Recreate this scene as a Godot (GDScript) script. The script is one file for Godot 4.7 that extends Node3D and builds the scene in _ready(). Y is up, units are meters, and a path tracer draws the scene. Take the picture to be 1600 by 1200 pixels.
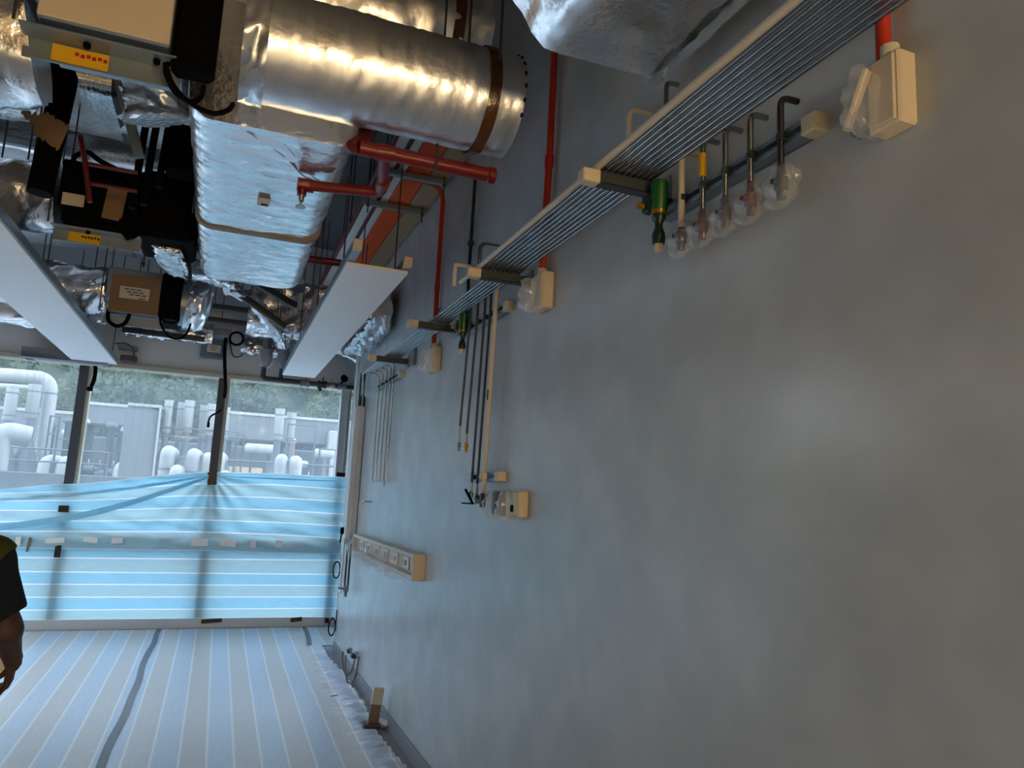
extends Node3D
# A fit-out site: bare service corridor beside a painted wall, glazed front hung with striped tarpaulin, ducts overhead.
const XW := 1.28      # face of the painted wall
const ZF := -9.5      # inner face of the glazed front
var M := {}
var used := {}
var nz := FastNoiseLite.new()

# ---------- naming ----------
func numbered(called: String) -> String:
	var n: int = used.get(called, 0)
	used[called] = n + 1
	return called if n == 0 else "%s_%03d" % [called, n]

func put(o: Node3D, called: String, parent: Node3D) -> void:
	if parent == self:
		o.name = numbered(called)
	else:
		var n := 0
		var s := called
		while parent.has_node(s):
			n += 1
			s = "%s_%03d" % [called, n]
		o.name = s
	parent.add_child(o, true)

func tag(o: Node3D, label: String, category := "", group := "", kind := "") -> Node3D:
	if label: o.set_meta("label", label)
	if category: o.set_meta("category", category)
	if group: o.set_meta("group", group)
	if kind: o.set_meta("kind", kind)
	return o

func thing(called: String, label: String, category: String, at := Vector3.ZERO, group := "") -> Node3D:
	var o := Node3D.new()
	put(o, called, self)
	o.position = at
	tag(o, label, category, group)
	return o

func mb() -> SurfaceTool:
	var st := SurfaceTool.new()
	st.begin(Mesh.PRIMITIVE_TRIANGLES)
	return st

func done(called: String, st: SurfaceTool, mat: Material, parent: Node3D = self) -> MeshInstance3D:
	st.generate_normals()
	var mesh := st.commit()
	mesh.surface_set_material(0, mat)
	var o := MeshInstance3D.new()
	o.mesh = mesh
	put(o, called, parent)
	return o

func solid(called: String, label: String, cat: String, st: SurfaceTool, mat: Material, group := "") -> MeshInstance3D:
	var o := done(called, st, mat)
	tag(o, label, cat, group)
	return o

func struct(called: String, st: SurfaceTool, mat: Material, label := "") -> MeshInstance3D:
	var o := done(called, st, mat)
	tag(o, label, "", "", "structure")
	return o

func copy(src: Node3D, at: Vector3, label := "", base := "") -> Node3D:
	var r: Node3D = src.duplicate()
	var b := base if base else RegEx.create_from_string("_[0-9]{3}$").sub(String(src.name), "")
	r.name = numbered(b)
	add_child(r, true)
	r.position = at
	if label: r.set_meta("label", label)
	return r

# ---------- shapes ----------
func tri(st: SurfaceTool, a: Vector3, b: Vector3, c: Vector3, n: Vector3) -> void:
	st.add_vertex(a)
	if (c - a).cross(b - a).dot(n) < 0.0:
		st.add_vertex(c); st.add_vertex(b)
	else:
		st.add_vertex(b); st.add_vertex(c)

func quad(st: SurfaceTool, a: Vector3, b: Vector3, c: Vector3, d: Vector3, n: Vector3) -> void:
	tri(st, a, b, c, n)
	tri(st, a, c, d, n)

# box with chamfered edges; size along the axes of basis bs
func box(st: SurfaceTool, c: Vector3, size: Vector3, b := 0.002, bs := Basis.IDENTITY) -> void:
	st.set_smooth_group(-1)
	var h := size * 0.5
	b = minf(b, minf(h.x, minf(h.y, h.z)) * 0.8)
	var i := h - Vector3(b, b, b)
	var V := func(ax: int, s: Vector3) -> Vector3:
		var p := Vector3(s.x * i.x, s.y * i.y, s.z * i.z)
		p[ax] = s[ax] * h[ax]
		return c + bs * p
	for ax in 3:
		var u := (ax + 1) % 3
		var w := (ax + 2) % 3
		for s in [-1.0, 1.0]:
			var q := []
			for k in [[-1, -1], [1, -1], [1, 1], [-1, 1]]:
				var sg := Vector3.ZERO
				sg[ax] = s; sg[u] = k[0]; sg[w] = k[1]
				q.append(V.call(ax, sg))
			var n := Vector3.ZERO
			n[ax] = s
			quad(st, q[0], q[1], q[2], q[3], bs * n)
	if b <= 0.0: return
	for ax in 3:   # edges along ax
		var u := (ax + 1) % 3
		var w := (ax + 2) % 3
		for su in [-1.0, 1.0]:
			for sw in [-1.0, 1.0]:
				var lo := Vector3.ZERO
				lo[u] = su; lo[w] = sw; lo[ax] = -1
				var hi := lo
				hi[ax] = 1
				var n := Vector3.ZERO
				n[u] = su; n[w] = sw
				quad(st, V.call(u, lo), V.call(u, hi), V.call(w, hi), V.call(w, lo), bs * n)
	for sx in [-1.0, 1.0]:
		for sy in [-1.0, 1.0]:
			for sz in [-1.0, 1.0]:
				var sg := Vector3(sx, sy, sz)
				tri(st, V.call(0, sg), V.call(1, sg), V.call(2, sg), bs * sg)

func span(st: SurfaceTool, a: Vector3, b: Vector3, bev := 0.002) -> void:   # box between two corners
	box(st, (a + b) * 0.5, (a - b).abs(), bev)

func circle(r: float, n := 10) -> Array:
	var out := []
	for k in n:
		out.append(Vector2(cos(TAU * k / n), sin(TAU * k / n)) * r)
	return out

func rrect(w: float, h: float, r: float, k := 4, e := 1) -> Array:   # rounded rectangle, e points extra along each side
	var out := []
	var cs := [Vector2(w / 2 - r, h / 2 - r), Vector2(-w / 2 + r, h / 2 - r), Vector2(-w / 2 + r, -h / 2 + r), Vector2(w / 2 - r, -h / 2 + r)]
	for q in 4:
		for j in k + 1:
			var a := PI / 2 * (q + float(j) / k)
			out.append(cs[q] + Vector2(cos(a), sin(a)) * r)
		var p: Vector2 = out[-1]
		var a2 := PI / 2 * (q + 1)
		var nx: Vector2 = cs[(q + 1) % 4] + Vector2(cos(a2), sin(a2)) * r
		for j in e:
			out.append(p.lerp(nx, float(j + 1) / (e + 1)))
	return out

# cross section swept along a path, optionally crumpled by noise of amplitude amp (metres) and frequency fr; sc scales the section ring by ring
func sweep(st: SurfaceTool, path: Array, cross: Array, up := Vector3.UP, amp := 0.0, fr := 8.0, caps := true, sc: Array = [], stretch := Vector3.ONE) -> void:
	var rings := []
	var N := cross.size()
	var L := path.size()
	var side := Vector3.ZERO
	for i in L:
		var d: Vector3 = (path[mini(i + 1, L - 1)] - path[maxi(i - 1, 0)]).normalized()
		if i == 0:
			side = d.cross(up)
			if side.length() < 0.05: side = d.cross(Vector3.RIGHT)
		side = (side - d * side.dot(d)).normalized()
		var u := side.cross(d)
		var ring := []
		var s: float = sc[i] if i < sc.size() else 1.0
		for c in cross:
			var o: Vector3 = side * c.x * s + u * c.y * s
			var p: Vector3 = path[i] + o
			if amp > 0.0:
				var w := p * stretch * fr
				p += o.normalized() * (nz.get_noise_3dv(w) + 0.5 * nz.get_noise_3dv(w * 2.7 + Vector3(31, 0, 0))) * amp
			ring.append(p)
		rings.append(ring)
	st.set_smooth_group(0)
	for i in L - 1:
		for j in N:
			var k := (j + 1) % N
			var a: Vector3 = rings[i][j]
			var n: Vector3 = (a + rings[i][k]) * 0.5 - path[i]
			quad(st, a, rings[i][k], rings[i + 1][k], rings[i + 1][j], n)
	if caps:
		st.set_smooth_group(-1)
		for e in [0, L - 1]:
			var n: Vector3 = path[0] - path[1] if e == 0 else path[L - 1] - path[L - 2]
			for j in N:
				tri(st, path[e], rings[e][j], rings[e][(j + 1) % N], n)

func tube(st: SurfaceTool, path: Array, r: float, n := 8, caps := true) -> void:
	sweep(st, path, circle(r, n), Vector3.UP, 0.0, 8.0, caps)

func dens(a: Vector3, b: Vector3, n: int) -> Array:
	var out := []
	for i in n + 1:
		out.append(a.lerp(b, float(i) / n))
	return out

func fillet(pts: Array, r: float, n := 5) -> Array:   # a polyline with rounded corners
	var out := [pts[0]]
	for i in range(1, pts.size() - 1):
		var p: Vector3 = pts[i]
		var a: Vector3 = pts[i - 1] - p
		var b: Vector3 = pts[i + 1] - p
		var q := minf(r, minf(a.length(), b.length()) * 0.49)
		var s: Vector3 = p + a.normalized() * q
		var e: Vector3 = p + b.normalized() * q
		for k in n + 1:
			var t := float(k) / n
			out.append(s.lerp(p, t).lerp(p.lerp(e, t), t))
	out.append(pts[-1])
	return out

func curvy(pts: Array, n := 6) -> Array:   # Catmull-Rom through the points
	var out := []
	for i in pts.size() - 1:
		var p0: Vector3 = pts[maxi(i - 1, 0)]
		var p1: Vector3 = pts[i]
		var p2: Vector3 = pts[i + 1]
		var p3: Vector3 = pts[mini(i + 2, pts.size() - 1)]
		for k in n:
			out.append(p1.cubic_interpolate(p2, p0, p3, float(k) / n))
	out.append(pts[-1])
	return out

# profile of (radius, height along axis) turned about an axis
func lathe(st: SurfaceTool, prof: Array, at: Vector3, axis := Vector3.UP, n := 16) -> void:
	var u := axis.cross(Vector3.RIGHT)
	if u.length() < 0.1: u = axis.cross(Vector3.BACK)
	u = u.normalized()
	var w := axis.cross(u).normalized()
	var g := 0
	for i in prof.size() - 1:
		var a: Vector2 = prof[i]
		var b: Vector2 = prof[i + 1]
		if i > 0:
			var d0: Vector2 = (a - prof[i - 1]).normalized()
			if d0.dot((b - a).normalized()) < 0.75: g += 1
		st.set_smooth_group(g)
		var nr := Vector2(b.y - a.y, a.x - b.x)
		for j in n:
			var t0 := TAU * j / n
			var t1 := TAU * (j + 1) / n
			var e0 := u * cos(t0) + w * sin(t0)
			var e1 := u * cos(t1) + w * sin(t1)
			var nn := (e0 + e1) * 0.5 * nr.x + axis * nr.y
			var p0 := at + e0 * a.x + axis * a.y
			var p1 := at + e1 * a.x + axis * a.y
			var p2 := at + e1 * b.x + axis * b.y
			var p3 := at + e0 * b.x + axis * b.y
			if a.x < 1e-5: tri(st, p0, p2, p3, nn)
			elif b.x < 1e-5: tri(st, p0, p1, p2, nn)
			else: quad(st, p0, p1, p2, p3, nn)

# a grid surface f(u, v) -> [position, uv]
func sheet(st: SurfaceTool, f: Callable, nu: int, nv: int, n: Vector3) -> void:
	st.set_smooth_group(0)
	var g := []
	for i in nu + 1:
		var row := []
		for j in nv + 1:
			row.append(f.call(float(i) / nu, float(j) / nv))
		g.append(row)
	for i in nu:
		for j in nv:
			var q := [g[i][j], g[i + 1][j], g[i + 1][j + 1], g[i][j + 1]]
			for t in [[0, 1, 2], [0, 2, 3]]:
				var a: Vector3 = q[t[0]][0]
				var b: Vector3 = q[t[1]][0]
				var c: Vector3 = q[t[2]][0]
				var o: Array = t if (c - a).cross(b - a).dot(n) >= 0.0 else [t[0], t[2], t[1]]
				for k in o:
					st.set_uv(q[k][1])
					st.add_vertex(q[k][0])

# ---------- materials ----------
func mat(c: Color, rough := 0.6, metal := 0.0) -> StandardMaterial3D:
	var m := StandardMaterial3D.new()
	m.albedo_color = c
	m.roughness = rough
	m.metallic = metal
	return m

func noise_tex(type: int, freq: float, octaves: int, seed_: int, size := 512, bump := 0.0, ramp: Gradient = null) -> NoiseTexture2D:
	var n := FastNoiseLite.new()
	n.noise_type = type
	n.frequency = freq
	n.fractal_octaves = octaves
	n.seed = seed_
	var t := NoiseTexture2D.new()
	t.width = size
	t.height = size
	t.seamless = true
	t.noise = n
	if bump > 0.0:
		t.as_normal_map = true
		t.bump_strength = bump
	if ramp: t.color_ramp = ramp
	return t

func grad(a: Color, b: Color, p := 0.0, q := 1.0) -> Gradient:
	var g := Gradient.new()
	g.offsets = PackedFloat32Array([p, q])
	g.colors = PackedColorArray([a, b])
	return g

func triplanar(m: StandardMaterial3D, s: float, world := true) -> void:
	m.uv1_triplanar = true
	m.uv1_world_triplanar = world
	m.uv1_scale = Vector3(s, s, s)

func bumped(m: StandardMaterial3D, t: Texture2D, k: float, s: float) -> StandardMaterial3D:
	m.normal_enabled = true
	m.normal_texture = t
	m.normal_scale = k
	triplanar(m, s)
	return m

func make_materials() -> void:
	var crinkle := noise_tex(FastNoiseLite.TYPE_SIMPLEX, 0.012, 5, 3, 1024, 9.0)
	var soft := noise_tex(FastNoiseLite.TYPE_SIMPLEX, 0.006, 3, 8, 512, 3.0)
	var fine := noise_tex(FastNoiseLite.TYPE_SIMPLEX, 0.05, 3, 5, 512, 2.5)
	var blotch := noise_tex(FastNoiseLite.TYPE_SIMPLEX, 0.008, 4, 21, 512, 0.0, grad(Color(0.95, 0.95, 0.95), Color(1, 1, 1), 0.2, 0.8))
	M.foil = bumped(mat(Color(0.92, 0.935, 0.95), 0.34, 0.95), crinkle, 0.2, 1.6)
	M.foil_crumpled = bumped(mat(Color(0.9, 0.91, 0.92), 0.2, 0.95), crinkle, 0.5, 2.4)
	M.foil_duct = bumped(mat(Color(0.93, 0.94, 0.95), 0.23, 0.95), crinkle, 0.3, 1.8)
	M.foil_flat = bumped(mat(Color(0.92, 0.935, 0.95), 0.2, 0.95), crinkle, 0.12, 1.4)
	M.wall = mat(Color(0.72, 0.75, 0.77), 0.27)
	triplanar(M.wall, 0.6)
	M.wall.albedo_texture = blotch
	M.plaster = bumped(mat(Color(0.6, 0.61, 0.62), 0.7), soft, 0.2, 1.0)
	M.concrete = bumped(mat(Color(0.4, 0.4, 0.41), 0.85), fine, 0.5, 1.0)
	M.concrete.albedo_texture = blotch
	M.screed = bumped(mat(Color(0.5, 0.51, 0.53), 0.6), fine, 0.4, 1.5)
	M.header = mat(Color(0.78, 0.8, 0.81), 0.6)
	M.steel = mat(Color(0.62, 0.64, 0.65), 0.28, 0.95)
	M.tube = mat(Color(0.6, 0.62, 0.63), 0.2, 0.95)
	M.copper = mat(Color(0.3, 0.3, 0.31), 0.38, 0.85)
	M.galv = bumped(mat(Color(0.55, 0.6, 0.63), 0.42, 0.8), fine, 0.2, 3.0)
	M.cream = mat(Color(0.8, 0.755, 0.67), 0.5)
	M.ivory = mat(Color(0.78, 0.75, 0.69), 0.45)
	M.white = mat(Color(0.85, 0.86, 0.87), 0.4)
	M.grey = mat(Color(0.48, 0.5, 0.53), 0.5)
	M.dark_grey = mat(Color(0.2, 0.22, 0.24), 0.5)
	M.mullion = mat(Color(0.25, 0.28, 0.31), 0.5)
	M.frame = mat(Color(0.72, 0.72, 0.66), 0.5)
	M.black = mat(Color(0.025, 0.027, 0.03), 0.75)
	M.rubber = bumped(mat(Color(0.035, 0.036, 0.04), 0.8), fine, 0.6, 2.0)
	M.black.metallic_specular = 0.2
	M.rubber.metallic_specular = 0.15
	M.red = mat(Color(0.42, 0.02, 0.03), 0.38)
	M.deep_red = mat(Color(0.36, 0.03, 0.03), 0.45)
	M.orange = mat(Color(0.68, 0.17, 0.06), 0.42)
	M.fire_orange = mat(Color(0.85, 0.33, 0.12), 0.6)
	M.green = mat(Color(0.05, 0.32, 0.09), 0.4)
	M.dark_green = mat(Color(0.02, 0.16, 0.09), 0.4)
	M.teal = mat(Color(0.03, 0.16, 0.15), 0.4)
	M.brass = mat(Color(0.75, 0.58, 0.25), 0.3, 0.9)
	M.yellow = mat(Color(0.85, 0.66, 0.06), 0.5)
	M.card = bumped(mat(Color(0.52, 0.41, 0.29), 0.85), fine, 0.25, 2.0)
	M.paper = mat(Color(0.78, 0.75, 0.69), 0.8)
	M.print = mat(Color(0.16, 0.14, 0.12), 0.8)
	M.label_red = mat(Color(0.6, 0.1, 0.05), 0.7)
	M.tape = mat(Color(0.4, 0.42, 0.46), 0.5)
	M.black_tape = mat(Color(0.06, 0.07, 0.08), 0.4)
	M.brown_tape = bumped(mat(Color(0.32, 0.2, 0.07), 0.22), crinkle, 0.5, 4.0)
	M.strap = mat(Color(0.52, 0.46, 0.39), 0.6)
	M.board = mat(Color(0.93, 0.93, 0.93), 0.55)
	M.lagging = mat(Color(0.47, 0.47, 0.46), 0.5)
	M.outdoor_grey = mat(Color(0.28, 0.295, 0.3), 0.7)
	M.outdoor_dark = mat(Color(0.12, 0.14, 0.16), 0.6)
	M.outdoor_mid = mat(Color(0.22, 0.24, 0.26), 0.6)
	M.outdoor_cream = mat(Color(0.68, 0.6, 0.46), 0.7)
	M.bark = mat(Color(0.2, 0.17, 0.13), 0.9)
	M.glass = mat(Color(0.92, 0.95, 0.95, 0.06), 0.04)
	M.glass.transparency = BaseMaterial3D.TRANSPARENCY_ALPHA
	M.clear_bag = mat(Color(0.85, 0.88, 0.92, 0.16), 0.2)
	M.clear_bag.transparency = BaseMaterial3D.TRANSPARENCY_ALPHA
	M.skin = mat(Color(0.29, 0.21, 0.18), 0.6)
	M.skin.subsurf_scatter_enabled = true
	M.skin.subsurf_scatter_strength = 0.05
	M.shirt = bumped(mat(Color(0.05, 0.09, 0.14), 0.95), fine, 0.5, 4.0)
	M.vest = bumped(mat(Color(0.25, 0.26, 0.09), 0.9), fine, 0.5, 4.0)
	M.denim = bumped(mat(Color(0.06, 0.07, 0.1), 0.9), fine, 0.5, 4.0)
	M.hair = mat(Color(0.02, 0.018, 0.016), 0.7)
	# leaves: three greens
	for k in 3:
		var lm := mat([Color(0.14, 0.18, 0.14), Color(0.2, 0.24, 0.17), Color(0.29, 0.29, 0.18)][k], 0.7)
		lm.backlight_enabled = true
		lm.backlight = Color(0.3, 0.35, 0.2)
		M["leaf%d" % k] = lm
	# striped woven tarpaulin: pale blue and grey-blue bands with white lines between
	M.tarp = mat(Color.WHITE, 0.42)
	M.tarp.albedo_texture = stripes(Color(0.63, 0.84, 0.92), Color(0.71, 0.84, 0.87), Color(0.98, 0.99, 1.0), 0.05)
	M.tarp.backlight_enabled = true
	M.tarp.backlight = Color(0.85, 0.85, 0.85)
	M.floor_sheet = mat(Color.WHITE, 0.34)
	M.floor_sheet.albedo_texture = stripes(Color(0.8, 0.79, 0.79), Color(0.77, 0.82, 0.89), Color(0.9, 0.92, 0.94), 0.05)
	# film of dust and rain runs on the glass; its tone also dims and hazes the view
	var im := Image.create(256, 256, false, Image.FORMAT_RGBA8)
	var fn := FastNoiseLite.new()
	fn.seed = 4
	fn.frequency = 0.02
	for x in 256:
		for y in 256:
			var a := 0.33 + 0.1 * fn.get_noise_2d(x * 2.2, y * 0.22) + 0.1 * fn.get_noise_2d(x * 0.7 + 500, y * 0.7)
			im.set_pixel(x, y, Color(0.53, 0.58, 0.61, clampf(a + 0.05 + maxf(0.0, 1.0 - y / 90.0) * 0.4 * maxf(0.0, fn.get_noise_2d(x * 7.0 + 90.0, y * 0.12)), 0.06, 0.65)))
	M.film = mat(Color(1, 1, 1, 1), 0.6)
	M.film.albedo_texture = ImageTexture.create_from_image(im)
	M.film.transparency = BaseMaterial3D.TRANSPARENCY_ALPHA
	M.film.backlight_enabled = true
	M.film.backlight = Color(1, 1, 1)

func stripes(a: Color, b: Color, line: Color, w: float) -> ImageTexture:   # one period along v: band a, line, band b, line
	var im := Image.create(64, 512, false, Image.FORMAT_RGBA8)
	var fn := FastNoiseLite.new()
	fn.seed = 9
	fn.frequency = 0.03
	for y in 512:
		var v := y / 256.0
		var c := a if v < 1.0 else b
		var fr := v - floorf(v)
		for x in 64:
			var k := 1.0 + 0.05 * fn.get_noise_2d(x * 8.0, y)
			var cc := Color(c.r * k, c.g * k, c.b * k)
			if fr < w or fr > 1.0 - w: cc = line
			im.set_pixel(x, y, cc)
	return ImageTexture.create_from_image(im)

func _ready() -> void:
	# ---- camera ----
	var cam := Camera3D.new()
	cam.name = "camera"
	cam.fov = 54.66
	cam.near = 0.05
	cam.far = 400.0
	add_child(cam)
	cam.transform = Transform3D(Basis(Vector3.UP, deg_to_rad(-21.083)) * Basis(Vector3.RIGHT, deg_to_rad(8.98)) * Basis(Vector3.BACK, deg_to_rad(2.749)), Vector3(0, 1.6, 0))
	cam.current = true
	# ---- sky and exposure ----
	var sm := ProceduralSkyMaterial.new()
	sm.sky_top_color = Color(0.8, 0.89, 0.985)
	sm.sky_horizon_color = Color(0.865, 0.925, 0.98)
	sm.sky_curve = 0.25
	sm.ground_bottom_color = Color(0.55, 0.57, 0.58)
	sm.ground_horizon_color = Color(0.7, 0.73, 0.75)
	sm.sun_angle_max = 1.0
	var sky := Sky.new()
	sky.sky_material = sm
	var env := Environment.new()
	env.background_mode = Environment.BG_SKY
	env.sky = sky
	env.background_energy_multiplier = 6.0
	env.tonemap_mode = Environment.TONE_MAPPER_LINEAR
	env.tonemap_exposure = 2.05
	env.sdfgi_enabled = true
	env.ssao_enabled = true
	env.ssil_enabled = true
	var we := WorldEnvironment.new()
	we.name = "world_environment"
	we.environment = env
	add_child(we)
	nz.seed = 11
	nz.noise_type = FastNoiseLite.TYPE_SIMPLEX
	nz.frequency = 1.0
	nz.fractal_type = FastNoiseLite.FRACTAL_NONE
	make_materials()
	unseen_lamps()
	setting()
	facade()
	tarpaulins()
	floor_covering()
	pipe_rack()
	wall_fittings()
	white_panels()
	big_ducts()
	air_units()
	sprinklers()
	ceiling_clutter()
	front_services()
	outside()
	worker()

# ---------- unseen lamps behind the photographer, added fill panels ----------
func unseen_lamps() -> void:
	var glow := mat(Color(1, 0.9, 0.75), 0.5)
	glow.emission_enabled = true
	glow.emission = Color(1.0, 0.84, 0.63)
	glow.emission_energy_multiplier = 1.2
	var t := thing("unseen_flood_lamp", "unseen yellow work flood lamp on a tripod behind the photographer, lighting the ducts", "lamp", Vector3(0.75, 0, 3.4))  # out of view; gives the warm highlights on foil and cream covers
	var at := Vector3(0, 1.35, 0)
	var bs := Basis(Vector3.UP, deg_to_rad(9)) * Basis(Vector3.RIGHT, deg_to_rad(26))
	var st := mb()
	box(st, at + bs * Vector3(0, 0, 0.06), Vector3(0.94, 0.6, 0.1), 0.01, bs)
	done("housing", st, M.yellow, t)
	st = mb()
	box(st, at, Vector3(0.9, 0.56, 0.012), 0.003, bs)
	done("lamp_glass", st, glow, t)
	st = mb()
	tube(st, [Vector3(0, 0.6, 0.09), Vector3(0, 1.3, 0.09)], 0.016)
	done("pole", st, M.black, t)
	for k in 3:
		var a := TAU * k / 3
		st = mb()
		tube(st, [Vector3(0, 0.65, 0.09), Vector3(cos(a) * 0.45, 0.012, sin(a) * 0.45 + 0.09)], 0.012)
		done("leg", st, M.black, t)
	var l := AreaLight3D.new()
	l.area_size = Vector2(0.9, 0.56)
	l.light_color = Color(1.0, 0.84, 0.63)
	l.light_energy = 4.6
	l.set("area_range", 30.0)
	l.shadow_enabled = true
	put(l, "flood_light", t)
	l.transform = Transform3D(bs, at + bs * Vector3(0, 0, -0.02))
	var t2: Node3D = t.duplicate()  # out of view; warms the back wall mirrored in the foil
	t2.name = numbered("unseen_flood_lamp")
	add_child(t2, true)
	t2.position = Vector3(-1.6, 0, 3.6)
	t2.rotation.y = PI
	t2.set_meta("label", "second unseen yellow work flood lamp behind the photographer, turned to the back wall")
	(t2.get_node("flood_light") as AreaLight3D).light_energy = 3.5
	for k in 3:  # out of view; warm the floor that the round duct mirrors
		var dl := thing("unseen_downlight", ["round warm ceiling spot out of view behind the photographer, lighting the floor, nearest the painted wall", "round warm ceiling spot out of view behind the photographer, lighting the floor, middle of three", "round warm ceiling spot out of view behind the photographer, lighting the floor, farthest from the painted wall"][k], "lamp", Vector3(0.3 - 1.1 * k, 3.2, 2.4))
		st = mb()
		lathe(st, [Vector2(0.0, 0.14), Vector2(0.09, 0.14), Vector2(0.1, 0.0), Vector2(0.115, 0.0), Vector2(0.115, 0.012), Vector2(0.104, 0.02)], Vector3.ZERO, Vector3.UP, 20)
		done("housing", st, M.white, dl)
		st = mb()
		lathe(st, [Vector2(0, 0.03), Vector2(0.09, 0.03)], Vector3.ZERO, Vector3.DOWN, 20)
		done("lamp_lens", st, glow, dl)
		st = mb()
		tube(st, [Vector3(0, 0.14, 0), Vector3(0, 1.5, 0)], 0.01, 6)
		done("stem", st, M.dark_grey, dl)
		var sl := SpotLight3D.new()
		sl.spot_range = 12.0
		sl.spot_angle = 38.0
		sl.spot_angle_attenuation = 0.6
		sl.light_size = 0.08
		sl.light_color = Color(1.0, 0.85, 0.62)
		sl.light_energy = 5.4
		sl.spot_attenuation = 2.0
		sl.shadow_enabled = true
		put(sl, "down_light", dl)
		sl.transform = Transform3D(Basis(Vector3.RIGHT, -PI / 2), Vector3(0, -0.06, 0))
	# added fill panels further back and, standing in for daylight, along the left
	var pale := mat(Color(1, 1, 1), 0.5)
	pale.emission_enabled = true
	pale.emission = Color(1.0, 0.9, 0.78)
	pale.emission_energy_multiplier = 4.0
	var pl := [Vector3(-1.0, 3.0, 4.6), Vector3(-4.3, 2.9, -7.2), Vector3(-4.3, 2.9, -4.6)]
	var pn := ["added flat square fill lamp behind the photographer, near the back wall", "added flat square fill lamp far to the left, nearer the glazed front", "added flat square fill lamp far to the left, farther from the glazed front"]
	for k in 3:
		var p := thing("fill_lamp", pn[k], "lamp", pl[k])
		st = mb()
		box(st, Vector3(0, 0.03, 0), Vector3(0.64, 0.05, 0.64), 0.005)
		done("housing", st, M.white, p)
		st = mb()
		box(st, Vector3(0, 0, 0), Vector3(0.6, 0.012, 0.6), 0.002)
		done("diffuser", st, pale, p)
		for q in [[-0.28, -0.28], [0.28, -0.28], [0.28, 0.28], [-0.28, 0.28]]:
			st = mb()
			tube(st, [Vector3(q[0], 0.05, q[1]), Vector3(q[0], 1.7, q[1])], 0.004, 5)
			done("hanger", st, M.dark_grey, p)
		var al := AreaLight3D.new()
		al.area_size = Vector2(0.6, 0.6)
		al.light_color = Color(1.0, 0.88, 0.7) if k < 1 else Color(0.86, 0.94, 1.0)
		al.light_energy = [0.25, 5.0, 0.8][k]
		al.set("area_range", 30.0)
		al.shadow_enabled = true
		put(al, "fill_light", p)
		al.transform = Transform3D(Basis(Vector3.RIGHT, -PI / 2), Vector3(0, -0.02, 0))

# ---------- the setting ----------
func setting() -> void:
	var st := mb()
	span(st, Vector3(-7.2, -0.2, -9.7), Vector3(3.4, 0, 6.7), 0.0)
	struct("floor", st, M.screed)
	st = mb()
	span(st, Vector3(-7.2, 4.7, -9.7), Vector3(3.4, 4.95, 6.7), 0.0)
	struct("ceiling", st, M.concrete)
	st = mb()
	span(st, Vector3(XW, 0, -8.03), Vector3(XW + 0.14, 4.7, 6.5), 0.004)
	struct("wall_right", st, M.wall, "pale grey painted partition wall running along the right")
	st = mb()
	span(st, Vector3(-7.2, 0, -9.5), Vector3(-7.0, 4.7, 6.5), 0.0)
	struct("wall_left", st, M.plaster)
	st = mb()
	span(st, Vector3(-7.2, 0, 6.5), Vector3(3.4, 4.7, 6.7), 0.0)
	struct("wall_back", st, mat(Color(0.8, 0.74, 0.64), 0.7))  # unseen wall, cream so that the foil reflects a warm tone
	st = mb()
	span(st, Vector3(3.2, 0, -9.5), Vector3(3.4, 4.7, 6.5), 0.0)
	struct("wall_side", st, M.plaster)
	# header over the glazing, and the sill
	st = mb()
	span(st, Vector3(-7.2, 2.95, -9.7), Vector3(3.4, 4.7, -9.5), 0.0)
	struct("wall_front", st, M.header, "grey header wall above the glazed front")
	st = mb()
	span(st, Vector3(-7.0, 2.9, -9.68), Vector3(3.2, 2.95, -9.46), 0.004)
	struct("trim_1", st, M.frame, "pale head rail along the top of the glazing")
	st = mb()
	span(st, Vector3(-7.0, 0, -9.68), Vector3(3.2, 0.115, -9.47), 0.006)
	struct("trim_2", st, M.header, "grey sill kerb along the foot of the glazing")
	# skirting
	st = mb()
	span(st, Vector3(XW - 0.014, 0, -8.03), Vector3(XW, 0.1, 6.5), 0.003)
	struct("baseboard_right", st, M.grey)
	# end post of the partition
	st = mb()
	span(st, Vector3(XW - 0.006, 0.0, -8.06), Vector3(XW + 0.15, 4.7, -8.03), 0.003)
	span(st, Vector3(XW - 0.012, 0.6, -7.95), Vector3(XW, 4.7, -7.87), 0.003)
	struct("trim_3", st, M.white, "pale end post of the painted partition")

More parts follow.
